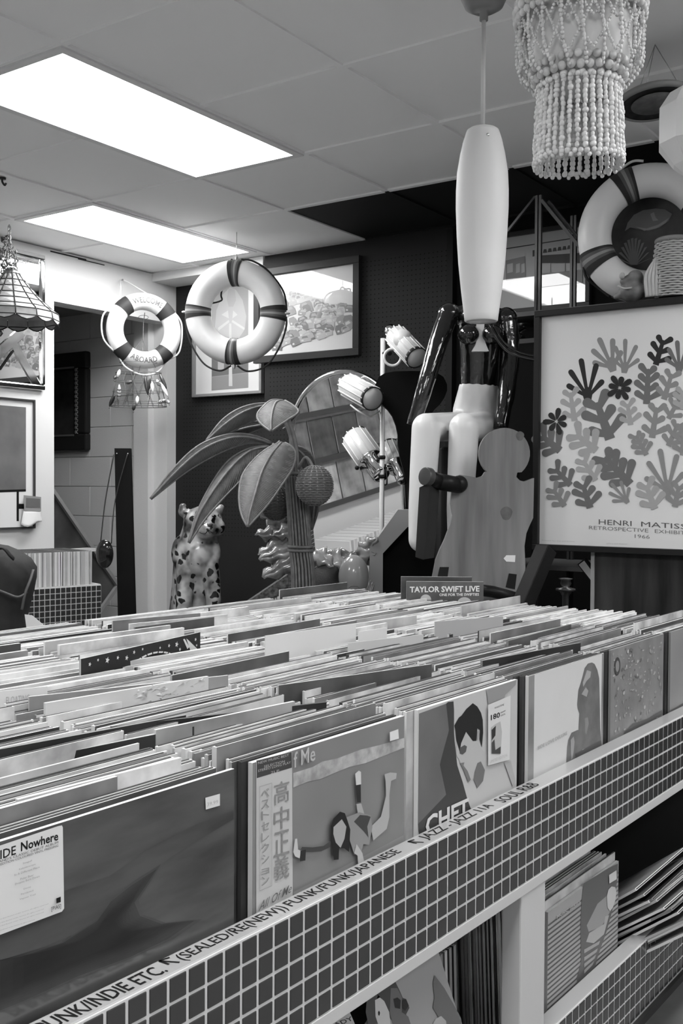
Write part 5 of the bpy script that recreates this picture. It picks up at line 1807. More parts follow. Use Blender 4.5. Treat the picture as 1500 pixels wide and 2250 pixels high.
def scallop(px, py, dirx, diry, L, W, dd=-.03):
    L, W = L * 1.25, W * 1.05
    base = cz(px, py, dd)
    d = (rg * dirx - V((0, 0, 1)) * diry).normalized()
    n = -vw
    s = d.cross(n).normalized()
    mb = MB(); vs = []
    NI, NJ = 10, 8
    for i in range(NI + 1):
        u_ = i / NI
        w = W * min(1, u_ * 3 + .35) * (1 - u_ ** 2.2) ** .8 + .001
        for j in range(NJ + 1):
            v = -1 + 2 * j / NJ
            rip = .010 * math.sin(u_ * 16) * abs(v)
            vs.append(base + d * (L * u_) + s * (w * v + rip) + n * (.045 * math.sin(u_ * PI * .8) * (1 - v * v * .7) - .012 * (1 - abs(v)) ** 4 + .03 * u_ ** 3))
    mb.add(vs, [(i * (NJ + 1) + j, i * (NJ + 1) + j + 1, (i + 1) * (NJ + 1) + j + 1, (i + 1) * (NJ + 1) + j) for i in range(NI) for j in range(NJ)], 0, True)
    o = mb.build('leaf_scallop', glaze, t)
    sm = o.modifiers.new('t', 'SOLIDIFY'); sm.thickness = .007
    return o


for a in [(622, 1150, -.9, -.7, .10, .035), (628, 1138, -.4, -1, .06, .03), (640, 1142, .2, -1, .05, .03), (628, 1168, -1, .1, .10, .04), (635, 1188, -1, .45, .11, .04), (648, 1205, -1, .3, .12, .035), (655, 1225, -1, .55, .13, .04), (650, 1160, -.6, .2, .08, .04),
          (690, 1212, .7, .5, .08, .04), (720, 1214, .8, .7, .08, .045), (750, 1220, .9, .8, .08, .04), (780, 1218, 1, -.1, .07, .04), (795, 1215, .8, -.9, .07, .03)]:
    scallop(*a)
t2 = thing('ceramic_egg', V((cz(777, 1305, -.15).x, cz(777, 1305, -.15).y, cz(777, 1318, -.15).z)), 'smooth pale egg-shaped ceramic standing beside the angular pale frame', 'ornament')
c = cz(777, 1268, -.15); kk = 4.15 / F_PX
mb = MB(); mb.ball(c, (34 * kk, 34 * kk, 49 * kk), 28, 20); mb.build('body', mat('egg_glaze', .33, .2, noise=(5, .28, .38), coat=.5), t2)
mb = MB(); mb.tube([c + V((0, 0, -.045)) - vw * .061 + rg * (.024 * math.cos(a)) + V((0, 0, .016 * math.sin(a))) - vw * .0 for a in [2 * PI * q / 20 for q in range(20)]], .0015, 5, closed=True); mb.build('incised_ring', mat('egg_line', .2, .4), t2)
mb = MB()
for k in range(5):
    b0 = cz(800 + 3 * k, 1312, -.12); mb.tube(smooth_path([b0, b0.lerp(cz(800 + 5 * k, 1270, -.1), .5) + rg * .004, cz(806 + 4 * k, 1262 + 6 * k, -.1)], 5), [.006 - .0004 * i for i in range(11)], 6)
mb.build('grass_blades', glaze, t2)
# stand they rest on
st = cz(700, 1262, .0)
mb = MB(); zt = cz(777, 1318, -.15).z
ctr = cz(722, 1300, -.02)
R = Matrix((rg, vw, V((0, 0, 1)))).transposed()
mb.box(V((ctr.x, ctr.y, zt - .015)), (.32, .30, .03), R)
for sx in (-1, 1):
    for sy in (-1, 1):
        mb.box(V((ctr.x, ctr.y, (zt - .03) / 2)) + rg * .13 * sx + vw * .12 * sy, (.03, .03, zt - .03), R)
tag(mb.build('side_table', dark_wood), 'low dark table under the ceramic ornaments', 'table')

# dark woven wedge and plush behind the palm
mb = MB()
pl = [cz(x, y, .22) for x, y in [(525, 1335), (642, 1256), (700, 1256), (700, 1420), (525, 1420)]]
mb.prism(pl, vw * .16)
o = mb.build('bolster', mat('tweed', .05, .8, noise=(60, .015, .13)), bevel=.008)
tag(o, 'dark tweed wedge with a sloping top behind the palm trunk', 'cushion')
mb = MB()
blob_p = [('e', cz(715, 1275, -.02), (.06, .06, .075)), ('e', cz(728, 1252, -.04), (.035, .04, .04)), ('e', cz(705, 1300, .0), (.07, .06, .06)), ('e', cz(735, 1300, -.02), (.04, .05, .06))]
o = blob('plush_bundle', blob_p, mat('plush_dark', .07, .9, bump=(160, .6, .006)), None, .008, 5)
tag(o, 'dark furry bundle right of the palm trunk', 'cushion')

# pale frame with a cut corner around a black recess
FD = 4.22
fz = lambda x, y, dd=0.0: at(x, y, FD + dd)
pale = mat('pale_lacquer', .30, .4)
t = thing('cabinet', V((fz(920, 1320).x, fz(920, 1320).y, 0)), 'pale cabinet frame with a cut-off corner around a black recess', 'cabinet')
zb_ = fz(841, 1340).z
ext = V((0, 0, -zb_))
L0, L1 = fz(812, 1340) + ext, fz(841, 1340) + ext
mb = MB()
dpt = vw * .10
def fq(pts):
    mb.prism(pts, dpt)
fq([L0, fz(812, 1206), fz(841, 1216), L1])
fq([fz(812, 1206), fz(874, 1120), fz(895, 1158), fz(841, 1216)])
fq([fz(874, 1120), fz(1005, 1120), fz(1005, 1160), fz(895, 1158)])
fq([fz(1005, 1120), fz(1050, 1206), fz(1022, 1216), fz(1005, 1160)])
fq([fz(1050, 1206), fz(1050, 1340) + ext, fz(1022, 1340) + ext, fz(1022, 1216)])
mb.build('frame', pale, t)
mb = MB(); mb.prism([L1, fz(841, 1216), fz(895, 1158), fz(1005, 1160), fz(1022, 1216), fz(1022, 1340) + ext], vw * .02)
bp_ = mb.build('back_panel', mat('recess_black', .006, .7), t)
bp_.location = vw * .075

# black mushroom-backed chair
MD = 4.345
mz = lambda x, y: at(x, y, MD)
half = [(903, 815), (867, 816), (845, 820), (832, 828), (824, 845), (824, 858), (830, 874), (840, 889), (852, 900), (862, 914), (870, 935), (874, 955), (874, 975), (879, 1007), (888, 1040), (895, 1062), (898, 1120), (898, 1180)]
poly = half + [(1806 - x, y) for x, y in reversed(half[1:])]
mb = MB(); mb.prism([mz(x, y) for x, y in poly], vw * .05)
t = thing('mushroom_chair', V((mz(903, 1200).x, mz(903, 1200).y, 0)), 'black velvet chair with a mushroom-shaped back, behind the seated mannequin', 'chair')
velvet = mat('black_velvet', .004, .95)
o = mb.build('backrest', velvet, t, bevel=.02)
fl = V((mz(903, 1180).x, mz(903, 1180).y, 0)) + vw * .03
mb = MB(); mb.box(V((fl.x, fl.y, .40)) + vw * .20 + rg * .10, (.32, .36, .09), R); mb.build('seat', velvet, t, bevel=.02)
mb = MB(); mb.tube([V((fl.x, fl.y, .40)) + vw * .02, mz(903, 1185) + vw * .025], .05, 14); mb.build('stem', velvet, t)
for sx in (-1, 1):
    for sy in (0, 1):
        mb = MB(); q = V((fl.x, fl.y, 0)) + rg * (.10 + .13 * sx) + vw * (.05 + .30 * sy); mb.tube([q, q + V((0, 0, .37))], .016, 10); mb.build('leg', black_satin, t)

# ================================================================== seated mannequin
SD = 3.92
sz = lambda x, y, dd=0.0: at(x, y, SD + dd)
ks = SD / F_PX
t = thing('seated_mannequin', V((sz(1050, 1000, .1).x, sz(1050, 1000, .1).y, 0)), 'seated mannequin with black shiny top and arms and white tubular legs', 'mannequin')
white_skin = mat('mannequin_white', .66, .3)
gl = mat('mannequin_black', .006, .12, coat=1.0, bump=(9, .5, .03))
torso = [('t', [sz(1052, 690, .06), sz(1054, 735, .05), sz(1053, 790, .06), sz(1051, 850, .08)], [44 * ks, 47 * ks, 43 * ks, 43 * ks]), ('e', sz(1050, 700, .06), (62 * ks, 36 * ks, 26 * ks)), ('t', [sz(990, 690, .06), sz(1115, 698, .06)], [20 * ks, 20 * ks])]
blob('torso', torso, gl, t, .008, 6)
for x in (1029, 1082):
    mb = MB(); mb.ball(sz(x, 735, -.03), (23 * ks, 24 * ks, 22 * ks), 20, 14); mb.build('bust_cup', black_gloss, t)
mb = MB()
vpts = [(1046, 712), (1064, 712), (1062, 740), (1068, 758), (1074, 772), (1036, 772), (1044, 758), (1050, 740)]
mb.prism([sz(x, y, -.034) for x, y in vpts], vw * .04); mb.build('neckline', white_skin, t, bevel=.006)
mb = MB(); mb.tube(smooth_path([sz(1054, 700, .06), sz(1054, 672, .06), sz(1054, 650, .06)], 4), .030, 16); mb.ball(sz(1055, 618, .05), (.058, .068, .082), 24, 18); mb.build('head', white_skin, t)
# arms
mb = MB(); mb.tube(smooth_path([sz(986, 690, .05), sz(962, 755, .0), sz(935, 845, -.03), sz(908, 935, -.02)], 5), [24 * ks, 23 * ks, 22 * ks, 22 * ks, 21 * ks, 21 * ks, 20 * ks, 20 * ks, 19 * ks, 19 * ks, 18 * ks, 18 * ks, 17 * ks, 16 * ks, 16 * ks, 15 * ks], 16)
mb.ball(sz(986, 690, .05), 25 * ks, 16, 12); mb.build('arm', gl, t)
mb = MB(); mb.tube(smooth_path([sz(1112, 700, .05), sz(1120, 780, .04), sz(1112, 860, -.02), sz(1098, 945, -.05)], 5), [24 * ks] * 4 + [22 * ks] * 4 + [20 * ks] * 4 + [17 * ks] * 4, 16)
mb.ball(sz(1112, 700, .05), 25 * ks, 16, 12); mb.build('arm', gl, t)
legs = [('t', [sz(1050, 862, .08), sz(1046, 905, .10)], [46 * ks, 54 * ks]),
        ('t', [sz(1012, 935, .08), sz(975, 938, -.05), sz(936, 940, -.20)], [32 * ks, 32 * ks, 31 * ks]), ('t', [sz(1075, 935, .08), sz(1050, 938, -.05), sz(1021, 940, -.20)], [32 * ks, 32 * ks, 31 * ks]),
        ('t', [sz(936, 940, -.20), sz(930, 1040, -.2), sz(926, 1120, -.2), sz(924, 1186, -.2)], [31 * ks, 29.5 * ks, 28 * ks, 26 * ks]),
        ('t', [sz(1019, 940, -.20), sz(1014, 1040, -.2), sz(1010, 1120, -.2), sz(1010, 1186, -.2)], [32 * ks, 30 * ks, 28 * ks, 26 * ks])]
blob('legs', legs, white_skin, t, .007, 4)
mb = MB()
q = sz(1046, 985, .12)
mb.box(V((q.x, q.y, q.z / 2 - .0)), (.3, .26, q.z), R)
tag(mb.build('stool', mat('stool_black', .008, .7), bevel=.01), 'plain black block stool under the seated mannequin', 'stool')

# ================================================================== pine chair with a person-shaped back
WD = 3.5
wz = lambda x, y, dd=0.0: at(x, y, WD + dd)
t = thing('person_chair', V((wz(1060, 1300).x, wz(1060, 1300).y, 0)), 'pine chair whose back is cut like a person, with a dark jointed arm', 'chair')
pine = mat('pine', .17, .42, noise=(13, .10, .24, 9), stretch=(1, 1, .09), coat=.25)
Z7 = lambda p: zc(820, 640, 3.215, p)
headp = []
cxh, cyh, rh = 1108, 996, 56
for k in range(27):
    a = math.radians(228 - 276 * k / 26)
    headp.append((cxh + rh * math.cos(a), cyh - rh * math.sin(a)))
outl = [(1066, 1036)] + headp + [(1136, 1038), (1134, 1048), (1142, 1056), (1152, 1058), (1173, 1050), (1172, 1100), (1171, 1138), (1163, 1155), (1156, 1172), (1152, 1200), (1154, 1246), (1151, 1281), (1146, 1330), (1140, 1400),
        (935, 1400), (947, 1284), (957, 1231), (966, 1208), (976, 1187), (990, 1150), (994, 1132), (989, 1106), (992, 1075), (998, 1052), (1010, 1043), (1030, 1046), (1048, 1050), (1060, 1046)]
mb = MB(); mb.prism([wz(x, y) for x, y in outl], vw * .028); o = mb.build('backrest', pine, t, bevel=.004)
for (x, y, r) in ((1112, 1128, 13), (1142, 958, 9)):
    mb = MB(); c0 = wz(x, y, -.0006); k5 = WD / F_PX
    mb.add([c0 + rg * (r * k5 * math.cos(a) * (1 + .1 * math.sin(3 * a))) + V((0, 0, r * k5 * 1.15 * math.sin(a))) for a in [2 * PI * q / 22 for q in range(22)]], [tuple(range(22))]); mb.build('knot', mat('pine_knot', .07, .45, noise=(30, .04, .11)), t, fix=False)
for pts in ([(966, 1246), (986, 1246), (981, 1282), (958, 1281)], [(1118, 1260), (1135, 1262), (1131, 1295), (1111, 1290)]):
    mb = MB(); mb.prism([wz(x, y, -.002) for x, y in pts], vw * .01); mb.build('slot_patch', mat('slot_shade', .012, .6), t)  # dark blocks stand in for the shaded slot openings
mb = MB(); mb.face([wz(x, y, -.0015) for x, y in [(1106, 1227), (1112, 1220), (1132, 1220), (1131, 1235), (1112, 1234)]]); mb.build('price_tag', card_white, t, fix=False)
mb = MB()
mb.tube([wz(1008, 1066, -.02), wz(962, 1058, -.06)], .028, 20); mb.tube([wz(962, 1057, -.06), wz(938, 1050, -.10)], .027, 20); mb.ball(wz(1008, 1064, -.02), .030, 16, 12)
mb.build('upper_arm', mat('arm_dark', .009, .4), t)
mb = MB(); mb.tube([wz(944, 1048, -.115), wz(932, 1046, -.13)], .030, 24)
a, b = wz(938, 1046, -.10), wz(924, 1229, -.10)
mb.build('joint_disc', mat('arm_disc', .05, .3), t, bevel=.002)
mb = MB(); Rt = Matrix((rg * .8 - vw * .6, vw * .8 + rg * .6, V((0, 0, 1)))).transposed()
d_ = (b - a)
pts = [wz(x, y, -.12) for x, y in [(921, 1071), (932, 1066), (934, 1040), (944, 1036), (942, 1090), (936, 1180), (931, 1230), (912, 1224)]]
mb.prism(pts, (vw * .5 + rg * .25) * .16); mb.build('forearm', mat('arm_plank', .02, .4, noise=(6, .014, .03), stretch=(1, 1, .2)), t, bevel=.003)
mb = MB(); mb.tube([wz(1052, 1296, -.04), wz(1082, 1300, -.05), wz(1140, 1316, -.05)], .020, 14); mb.build('lower_rail', mat('arm_dark', .009, .4), t)
qs = wz(1045, 1400, .0)
mb = MB(); mb.box(V((qs.x, qs.y, .44)) - vw * .16, (.36, .36, .035), R); mb.build('seat', pine, t, bevel=.005)
for sx in (-1, 1):
    for sy in (0, 1):
        mb = MB(); q = V((qs.x, qs.y, .21)) + rg * .15 * sx - vw * (.03 + .26 * sy); mb.box(q, (.04, .04, .425), R); mb.build('leg', mat('arm_dark', .009, .4), t)

# ================================================================== cabinet and the leaf poster
XC = 3.40
XM = 3.385
a = on_x(1300, 1300, XC)
bl, tr = on_x(1185, 1195, XM), on_x(1195, 697, XM)
zbot = bl.z - .022
walnut = mat('walnut_veneer', .025, .42, noise=(4.5, .006, .05, 8), stretch=(1, 2.6, .3))
t = thing('wood_cabinet', V((XC + .25, a.y - .6, 0)), 'dark grained wood cabinet back at the right, behind the bin', 'cabinet')
mb = MB(); mb.box((XC + .18, a.y - .62, (zbot - .002) / 2), (.36, 1.22, zbot - .002)); mb.build('body', walnut, t)
for dy in (.36, .62):
    mb = MB(); mb.box((XC - .0005, a.y - dy, (zbot) / 2), (.002, .006, zbot - .02)); mb.build('groove', mat('groove', .008, .6), t)
mb = MB(); mb.box((XC + .0, a.y - .003, zbot / 2), (.012, .012, zbot - .002)); mb.build('edge_strip', mat('edge_pale', .28, .5), t)

wdt = .80
Y1 = bl.y; Y0 = Y1 - wdt
Z0, Z1 = bl.z, tr.z
t = thing('leaf_poster', V((XM, (Y0 + Y1) / 2, zbot)), 'large framed exhibition poster of grey leaf cut-outs standing on the wood cabinet', 'poster')
fw = .021
mb = MB()
for (a_, b_, c_, e_) in ((Y0 - fw, Y1 + fw, Z0 - fw, Z0), (Y0 - fw, Y1 + fw, Z1, Z1 + fw), (Y0 - fw, Y0, Z0, Z1), (Y1, Y1 + fw, Z0, Z1)):
    mb.box((XM - .004, (a_ + b_) / 2, (c_ + e_) / 2), (.03, b_ - a_, e_ - c_))
mb.build('frame', mat('poster_frame', .014, .4), t, bevel=.002)
mb = MB(); mb.box((XM + .003, (Y0 + Y1) / 2, (Z0 + Z1) / 2), (.008, wdt + .01, Z1 - Z0 + .01)); mb.build('paper', mat('poster_paper', .60, .6), t)
mb = MB(); mb.n = 0


def px2(x, y):
    return on_x(x, y, XM - .0012 - .00003 * mb.n)


def frond(x, y, L, ang, W, n, m, style=0):
    """a leaf-like cut-out: stem with rounded lobes to either side"""
    ca, sa = math.cos(ang), math.sin(ang)
    def g(u, v):
        return px2(x + u * ca - v * sa, y + u * sa + v * ca)
    mb.n += 1
    st = []
    for k in range(9): st.append((L * k / 8, W * .23 * (1.15 - .5 * k / 8)))
    mb.face([g(u, v) for u, v in st] + [g(L * 1.03, 0)] + [g(u, -v) for u, v in reversed(st)], m)
    for k in range(n):
        u0 = L * (.12 + .74 * k / max(1, n - 1))
        for s in (-1, 1):
            l = W * (.95 - .35 * k / n) * (1.12 if (k + (s > 0)) % 2 else .88)
            aa = s * (1.0 - .35 * k / n) if style == 0 else s * (1.35 - .75 * k / n)
            r = W * .25
            ex, ey = u0 + l * math.cos(aa), l * math.sin(aa)
            dx, dy = math.cos(aa), math.sin(aa)
            pts = [(u0 + dy * r * .55, -dx * r * .55)]
            for q in range(9):
                th = -PI / 2 + PI * q / 8
                pts.append((ex + dx * r * math.cos(th) - dy * r * math.sin(th), ey + dy * r * math.cos(th) + dx * r * math.sin(th)))
            pts.append((u0 - dy * r * .55, dx * r * .55))
            mb.n += .2
            mb.face([g(u, v) for u, v in pts], m)


def blossom(x, y, r, n, m, rot=0):
    for k in range(n):
        a0 = rot + 2 * PI * k / n
        mb.n += .3
        l = r * (1.0 if k % 2 else .8)
        pts = []
        for q in range(13):
            th = 2 * PI * q / 12
            u, v = l * .56 + l * .46 * math.cos(th), r * .19 * math.sin(th) * (1 + .5 * math.cos(th))
            pts.append(px2(x + u * math.cos(a0) - v * math.sin(a0), y + u * math.sin(a0) + v * math.cos(a0)))
        mb.face(pts[:-1], m)


def fan(x, y, L, ang, W, m):
    """a hand-like cut-out: long lobes spreading from one base"""
    ca, sa = math.cos(ang), math.sin(ang)
    def g(u, v):
        return px2(x + u * ca - v * sa, y + u * sa + v * ca)
    for k, (da, lf) in enumerate([(-.95, .62), (-.5, .86), (-.08, 1.05), (.36, .92), (.85, .58)]):
        mb.n += .3
        l, w = L * lf, W * .155
        pts = [(-.0, -w * .5)]
        pts += [(l * .5, -w * .72), (l * .86, -w)]
        pts += [(l * .9 + w * math.sin(th) * 1.1, -w * math.cos(th)) for th in [PI * q / 8 for q in range(1, 8)]]
        pts += [(l * .86, w), (l * .5, w * .72), (-.0, w * .5)]
        c_, s_ = math.cos(da), math.sin(da)
        mb.face([g(u * c_ - v * s_, u * s_ + v * c_) for u, v in pts], m)
    mb.n += .3
    mb.face([g(u, v) for u, v in [(-L * .12, -W * .2), (L * .12, -W * .30), (L * .3, 0), (L * .12, W * .30), (-L * .12, W * .16)]], m)


U = -PI / 2
# (x, y, length, angle, width, lobe pairs, tone)
for f in [(1345, 808, 70, U - .35, 40, 2, 1), (1372, 812, 66, U + .1, 32, 2, 1), (1291, 872, 84, U - .1, 40, 2, 3), (1440, 802, 56, U + .3, 26, 3, 3), (1492, 810, 60, U, 34, 2, 2),
          (1420, 888, 76, U + .05, 30, 4, 2), (1458, 878, 58, U + .3, 26, 3, 1), (1262, 925, 62, U - .15, 26, 3, 0), (1340, 965, 84, U - .35, 44, 3, 2), (1385, 934, 46, U - .15, 24, 3, 0), (1432, 962, 66, U + .15, 28, 3, 1),
          (1468, 920, 54, U + .5, 22, 3, 1), (1310, 990, 56, U - .9, 34, 3, 0), (1230, 990, 50, U - .9, 34, 3, 2), (1420, 1000, 48, U - .5, 22, 4, 1), (1468, 980, 50, U + .4, 24, 3, 1), (1384, 1064, 80, U - .75, 38, 4, 2), (1466, 1078, 92, U - .1, 40, 2, 1),
          (1253, 1066, 48, U - .75, 26, 3, 2), (1308, 1056, 52, U - .55, 26, 3, 0), (1240, 1112, 44, U - .6, 24, 3, 1), (1296, 1116, 52, U - .3, 30, 3, 2), (1376, 1100, 50, U - .65, 26, 2, 1), (1438, 1118, 54, U - .35, 30, 3, 0), (1482, 1114, 46, U + .2, 26, 3, 1), (1500, 1000, 60, U, 26, 3, 1), (1500, 900, 40, U, 24, 3, 0)]:
    if f[5] == 2:
        fan(*f[:5], f[6])
    else:
        frond(*f)
blossom(1222, 926, 30, 7, 3, .4)
blossom(1361, 852, 31, 8, 3, .2)
mb.build('leaf_print', [grey(.30, .6), grey(.20, .6), grey(.115, .6), grey(.025, .6)], t, fix=False)
def ptxt(body, bl_, br_, tl_, m, bold=0.0):
    b = MB()
    X_ = XM - .0016
    letter(b, body, on_x(*bl_, X_), on_x(*br_, X_), on_x(*tl_, X_), 0, bold=bold)
    b.build('lettering', m, t, fix=False)
ptxt('HENRI', (1315, 1152), (1387, 1156), (1315, 1141), grey(.08))
ptxt('MATISSE', (1408, 1157), (1524, 1164), (1408, 1146), grey(.08))
ptxt('RETROSPECTIVE', (1293.5, 1163), (1424, 1170), (1293.5, 1155), grey(.16))
ptxt('EXHIBITION', (1438, 1171), (1540, 1177), (1438, 1163), grey(.16))
ptxt('1966', (1394, 1182), (1427, 1184), (1394, 1174), grey(.16))
ptxt('Printed for the exhibition', (1190, 1188), (1262, 1191), (1190, 1186), grey(.34))
ptxt('gallery and museum', (1332, 1196), (1378, 1197), (1332, 1193), grey(.34))

# ================================================================== tall metal shelf unit behind the poster
XE = 3.80
steel = mat('steel_dark', .07, .35, .6)
pz = on_x(1181, 690, XE)
t = thing('shelf_unit', V((XE + .2, pz.y - .45, 0)), 'dark metal shelf unit with slanting braces, partly hidden by the leaf poster', 'shelf')
ztop = on_x(1181, 430, XE).z
zs1, zs2 = on_x(1300, 672, XE).z, on_x(1140, 747, XE).z
yl = on_x(1085, 660, XE).y; yr = yl - 1.35
for (y_) in (pz.y, pz.y - .95):
    for dx in (0, .36):
        mb = MB(); mb.box((XE + dx, y_ + .008, ztop / 2), (.014, .010, ztop)); mb.box((XE + dx, y_ - .008, ztop / 2), (.014, .010, ztop)); mb.box((XE + dx + .004, y_, ztop / 2), (.006, .02, ztop)); mb.build('post', steel, t)
q = on_x(1190, 440, XE); q2 = on_x(1275, 545, XE)
for dx in (0, .03):
    mb = MB(); mb.span(q + V((dx, -dx * .5, 0)), q2 + V((dx, -dx * .5, 0)), .016, .012); mb.build('brace', steel, t)
q = on_x(1176, 432, XE + .36); q2 = on_x(1112, 512, XE + .36)
mb = MB(); mb.span(q, q2, .012, .01); mb.build('brace', steel, t)
for zz in (zs1, zs2, .9, .35):
    mb = MB(); mb.box((XE + .18, (yl + yr) / 2, zz - .009), (.40, yl - yr, .018)); mb.build('shelf_board', mat('shelf_board', .10, .5), t)

# glossy black rounded object on the middle shelf
q0, q1 = on_x(1100, 745, XE + .05), on_x(1176, 745, XE + .05)
t = thing('black_hood', V((XE + .12, (q0.y + q1.y) / 2, zs2)), 'glossy black dome-topped box on the shelf below the glazed print', 'box')
mb = MB()
wy = q0.y - q1.y; hh = zs1 - zs2 - .03
pr = [V((XE + .05, q1.y, zs2)), V((XE + .05, q0.y, zs2))] + [V((XE + .05, (q0.y + q1.y) / 2 + wy / 2 * math.copysign(abs(math.cos(a)) ** .6, math.cos(a)), zs2 + hh * .45 + hh * .53 * abs(math.sin(a)) ** .6)) for a in [PI * k / 20 for k in range(21)]]
mb.prism(pr, V((.16, 0, 0))); mb.build('body', black_gloss, t, bevel=.006)
mb = MB(); mb.tube(smooth_path([V((XE + .045, (q0.y + q1.y) / 2 - .02, zs2 + .02)), V((XE + .04, (q0.y + q1.y) / 2 + .01, zs2 + hh * .5)), V((XE + .045, (q0.y + q1.y) / 2 - .03, zs2 + hh * .8))], 6), .008, 8); mb.build('handle', black_gloss, t)
# long bent cane crossing behind the mannequin
mb = MB(); mb.tube(smooth_path([at(1066, 690, 3.78), at(1080, 722, 3.76), at(1105, 762, 3.75), at(1140, 782, 3.74), at(1185, 792, 3.72)], 6), .007, 8)
mb.tube(smooth_path([at(1072, 690, 3.78), at(1086, 720, 3.76), at(1110, 756, 3.75), at(1145, 776, 3.74), at(1185, 784, 3.72)], 6), .004, 8)
tag(mb.build('bent_cane', black_gloss), 'thin black bent cane curving from the pendant down behind the poster', 'cane')

# --- life ring standing on the top shelf
c = on_x(1426, 512, XE + .08)
kz = (c - CAM).dot(_fwd) / F_PX
rt, Rr_ = 36.5 * kz, 117 * kz
c.z = zs1 + Rr_ + rt + .0005
t, pt, x, y, z = life_ring(c, Rr_, rt, (-.95, -.31, .0), 0.0, .34, [math.radians(v) for v in (115, 205, 25, 295)], 'big life ring with striped bands standing on the shelf above the poster', 'life rings', None, stripes=[0, 1, 2, 1, 0, 0])
mb = MB()
rope_on(t, [pt(math.radians(118), Rr_ + rt + .004), pt(math.radians(104), Rr_ + rt + .02), pt(math.radians(95), Rr_ + rt + .012)], .005, rope_white)
rope_on(t, [pt(math.radians(205), Rr_ + rt + .002), pt(math.radians(214), Rr_ + rt + .012), pt(math.radians(225), Rr_ + rt + .002, -.02), pt(math.radians(238), Rr_ + rt + .004, -.02)], .005, rope_dark)
# --- plate with a fish behind the ring
pc = on_x(1432, 535, XE + .17)
t = thing('fish_plate', V((pc.x, pc.y, zs1)), 'round dark plate painted with a fish, seen through the big life ring', 'plate')
pr_ = (pc.z - zs1 - .001)
n_ = V((-1, 0, 0))
mb = MB(); mb.lathe([(0, -.004), (pr_ * .7, -.004), (pr_, .012), (pr_, .016), (pr_ * .7, .004), (0, .004)], pc, 48, axis=n_); mb.build('plate', mat('plate_dark', .035, .35, coat=.6, noise=(12, .02, .05)), t)
mb = MB()
Xf = pc.x - .0062
fp = lambda x, y, l=0: on_x(x, y, Xf - l)
mb.face([fp(x, y) for x, y in [(1378, 490), (1392, 472), (1412, 462), (1440, 458), (1460, 460), (1476, 470), (1468, 486), (1448, 500), (1424, 507), (1400, 503), (1384, 500), (1372, 508), (1376, 498)]], 0)
mb.face([fp(x, y, .0003) for x, y in [(1395, 498), (1420, 502), (1445, 494), (1470, 478), (1462, 490), (1440, 502), (1415, 507)]], 1)
mb.face([fp(x, y, .0005) for x, y in [(1428, 470), (1436, 466), (1440, 478), (1446, 484), (1434, 486)]], 1)
for k in range(12):
    a = -PI / 2 + (k - 5.5) * .24
    x0, y0 = 1388 + k * .8, 582
    x1, y1 = x0 + 52 * math.cos(a) * .6, y0 + 60 * math.sin(a)
    mb.face([fp(x0 - 1.5, y0), fp(x0 + 1.5, y0), fp(x1 + 3, y1, .0002), fp(x1 - 3, y1 + 2, .0002)], 2)
mb.build('painting', [mat('fish_grey', .12, .4), mat('fish_pale', .22, .4), mat('coral_grey', .11, .4)], t, fix=False)
# --- basket, fluted horn, bird figure
XI = XE + .0
bq = on_x(1478, 662, XI); k9 = (bq - CAM).dot(_fwd) / F_PX
t = thing('wicker_basket', V((bq.x, bq.y, zs1)), 'pale woven wicker basket at the right edge of the top shelf', 'basket')
H = on_x(1478, 530, XI).z - zs1
mb = MB(); NB = 24
mb.lathe([(0, .004), (34 * k9, .004), (40 * k9, H * .5), (34 * k9, H)], V((bq.x, bq.y, zs1)), 24, m=1)
for j in range(24):
    h = H * (j + .5) / 24
    r = (34 + 6 * math.sin(PI * j / 24)) * k9 + .001
    mb.tube([V((bq.x + (r + .004 * (1 if (k + j) % 2 else -1)) * math.cos(a), bq.y + (r + .004 * (1 if (k + j) % 2 else -1)) * math.sin(a), zs1 + h)) for k, a in enumerate([2 * PI * q / NB for q in range(NB)])], H / 24 * .48, 6, closed=True)
mb.build('weave', [mat('wicker_pale', .42, .6), wick_d], t)
mb = MB(); mb.torus(V((bq.x, bq.y, zs1 + H)), 35 * k9, .010, V((0, 0, 1)), 30, 10); mb.build('rim', mat('wicker_rim', .22, .6), t)
hq = on_x(1436, 662, XE - .045)
t = thing('fluted_shell', V((hq.x, hq.y, zs1)), 'pale fluted shell standing before the wicker basket', 'shell')
H2 = on_x(1436, 560, XE - .045).z - zs1
mb = MB()
for k in range(5):
    o = (k - 2) * 7 * k9
    mb.tube(smooth_path([V((hq.x, hq.y - o, zs1 + .004)), V((hq.x - .01, hq.y - o * 1.15, zs1 + H2 * .5)), V((hq.x, hq.y - o * .5 - 8 * k9 * .6, zs1 + H2 * (1 - .06 * abs(k - 2.6))))], 6), [5.5 * k9 * (1 - .045 * i) for i in range(13)], 10)
mb.build('flutes', mat('shell_pale', .5, .35), t)
dq = on_x(1385, 664, XE - .02); k8 = k9
dz = lambda x, y, dd=0.0: on_x(x, y, XE - .02 + dd)
t = thing('bird_figurine', V((dq.x, dq.y, zs1)), 'grey pottery bird figurine on the shelf in front of the big life ring', 'figurine')
blob('body', [('e', dz(1388, 640), (28 * k8, 30 * k8, 24 * k8)), ('e', dz(1395, 610), (18 * k8, 18 * k8, 17 * k8)), ('t', [dz(1388, 612, -.02), dz(1370, 618, -.03)], [13 * k8, 9 * k8]), ('t', [dz(1372, 645, -.01), dz(1352, 652, -.02)], [13 * k8, 6 * k8]), ('e', dz(1410, 636), (14 * k8, 18 * k8, 12 * k8))], mat('pottery_grey', .17, .5, noise=(30, .12, .22)), t, .005, 3)
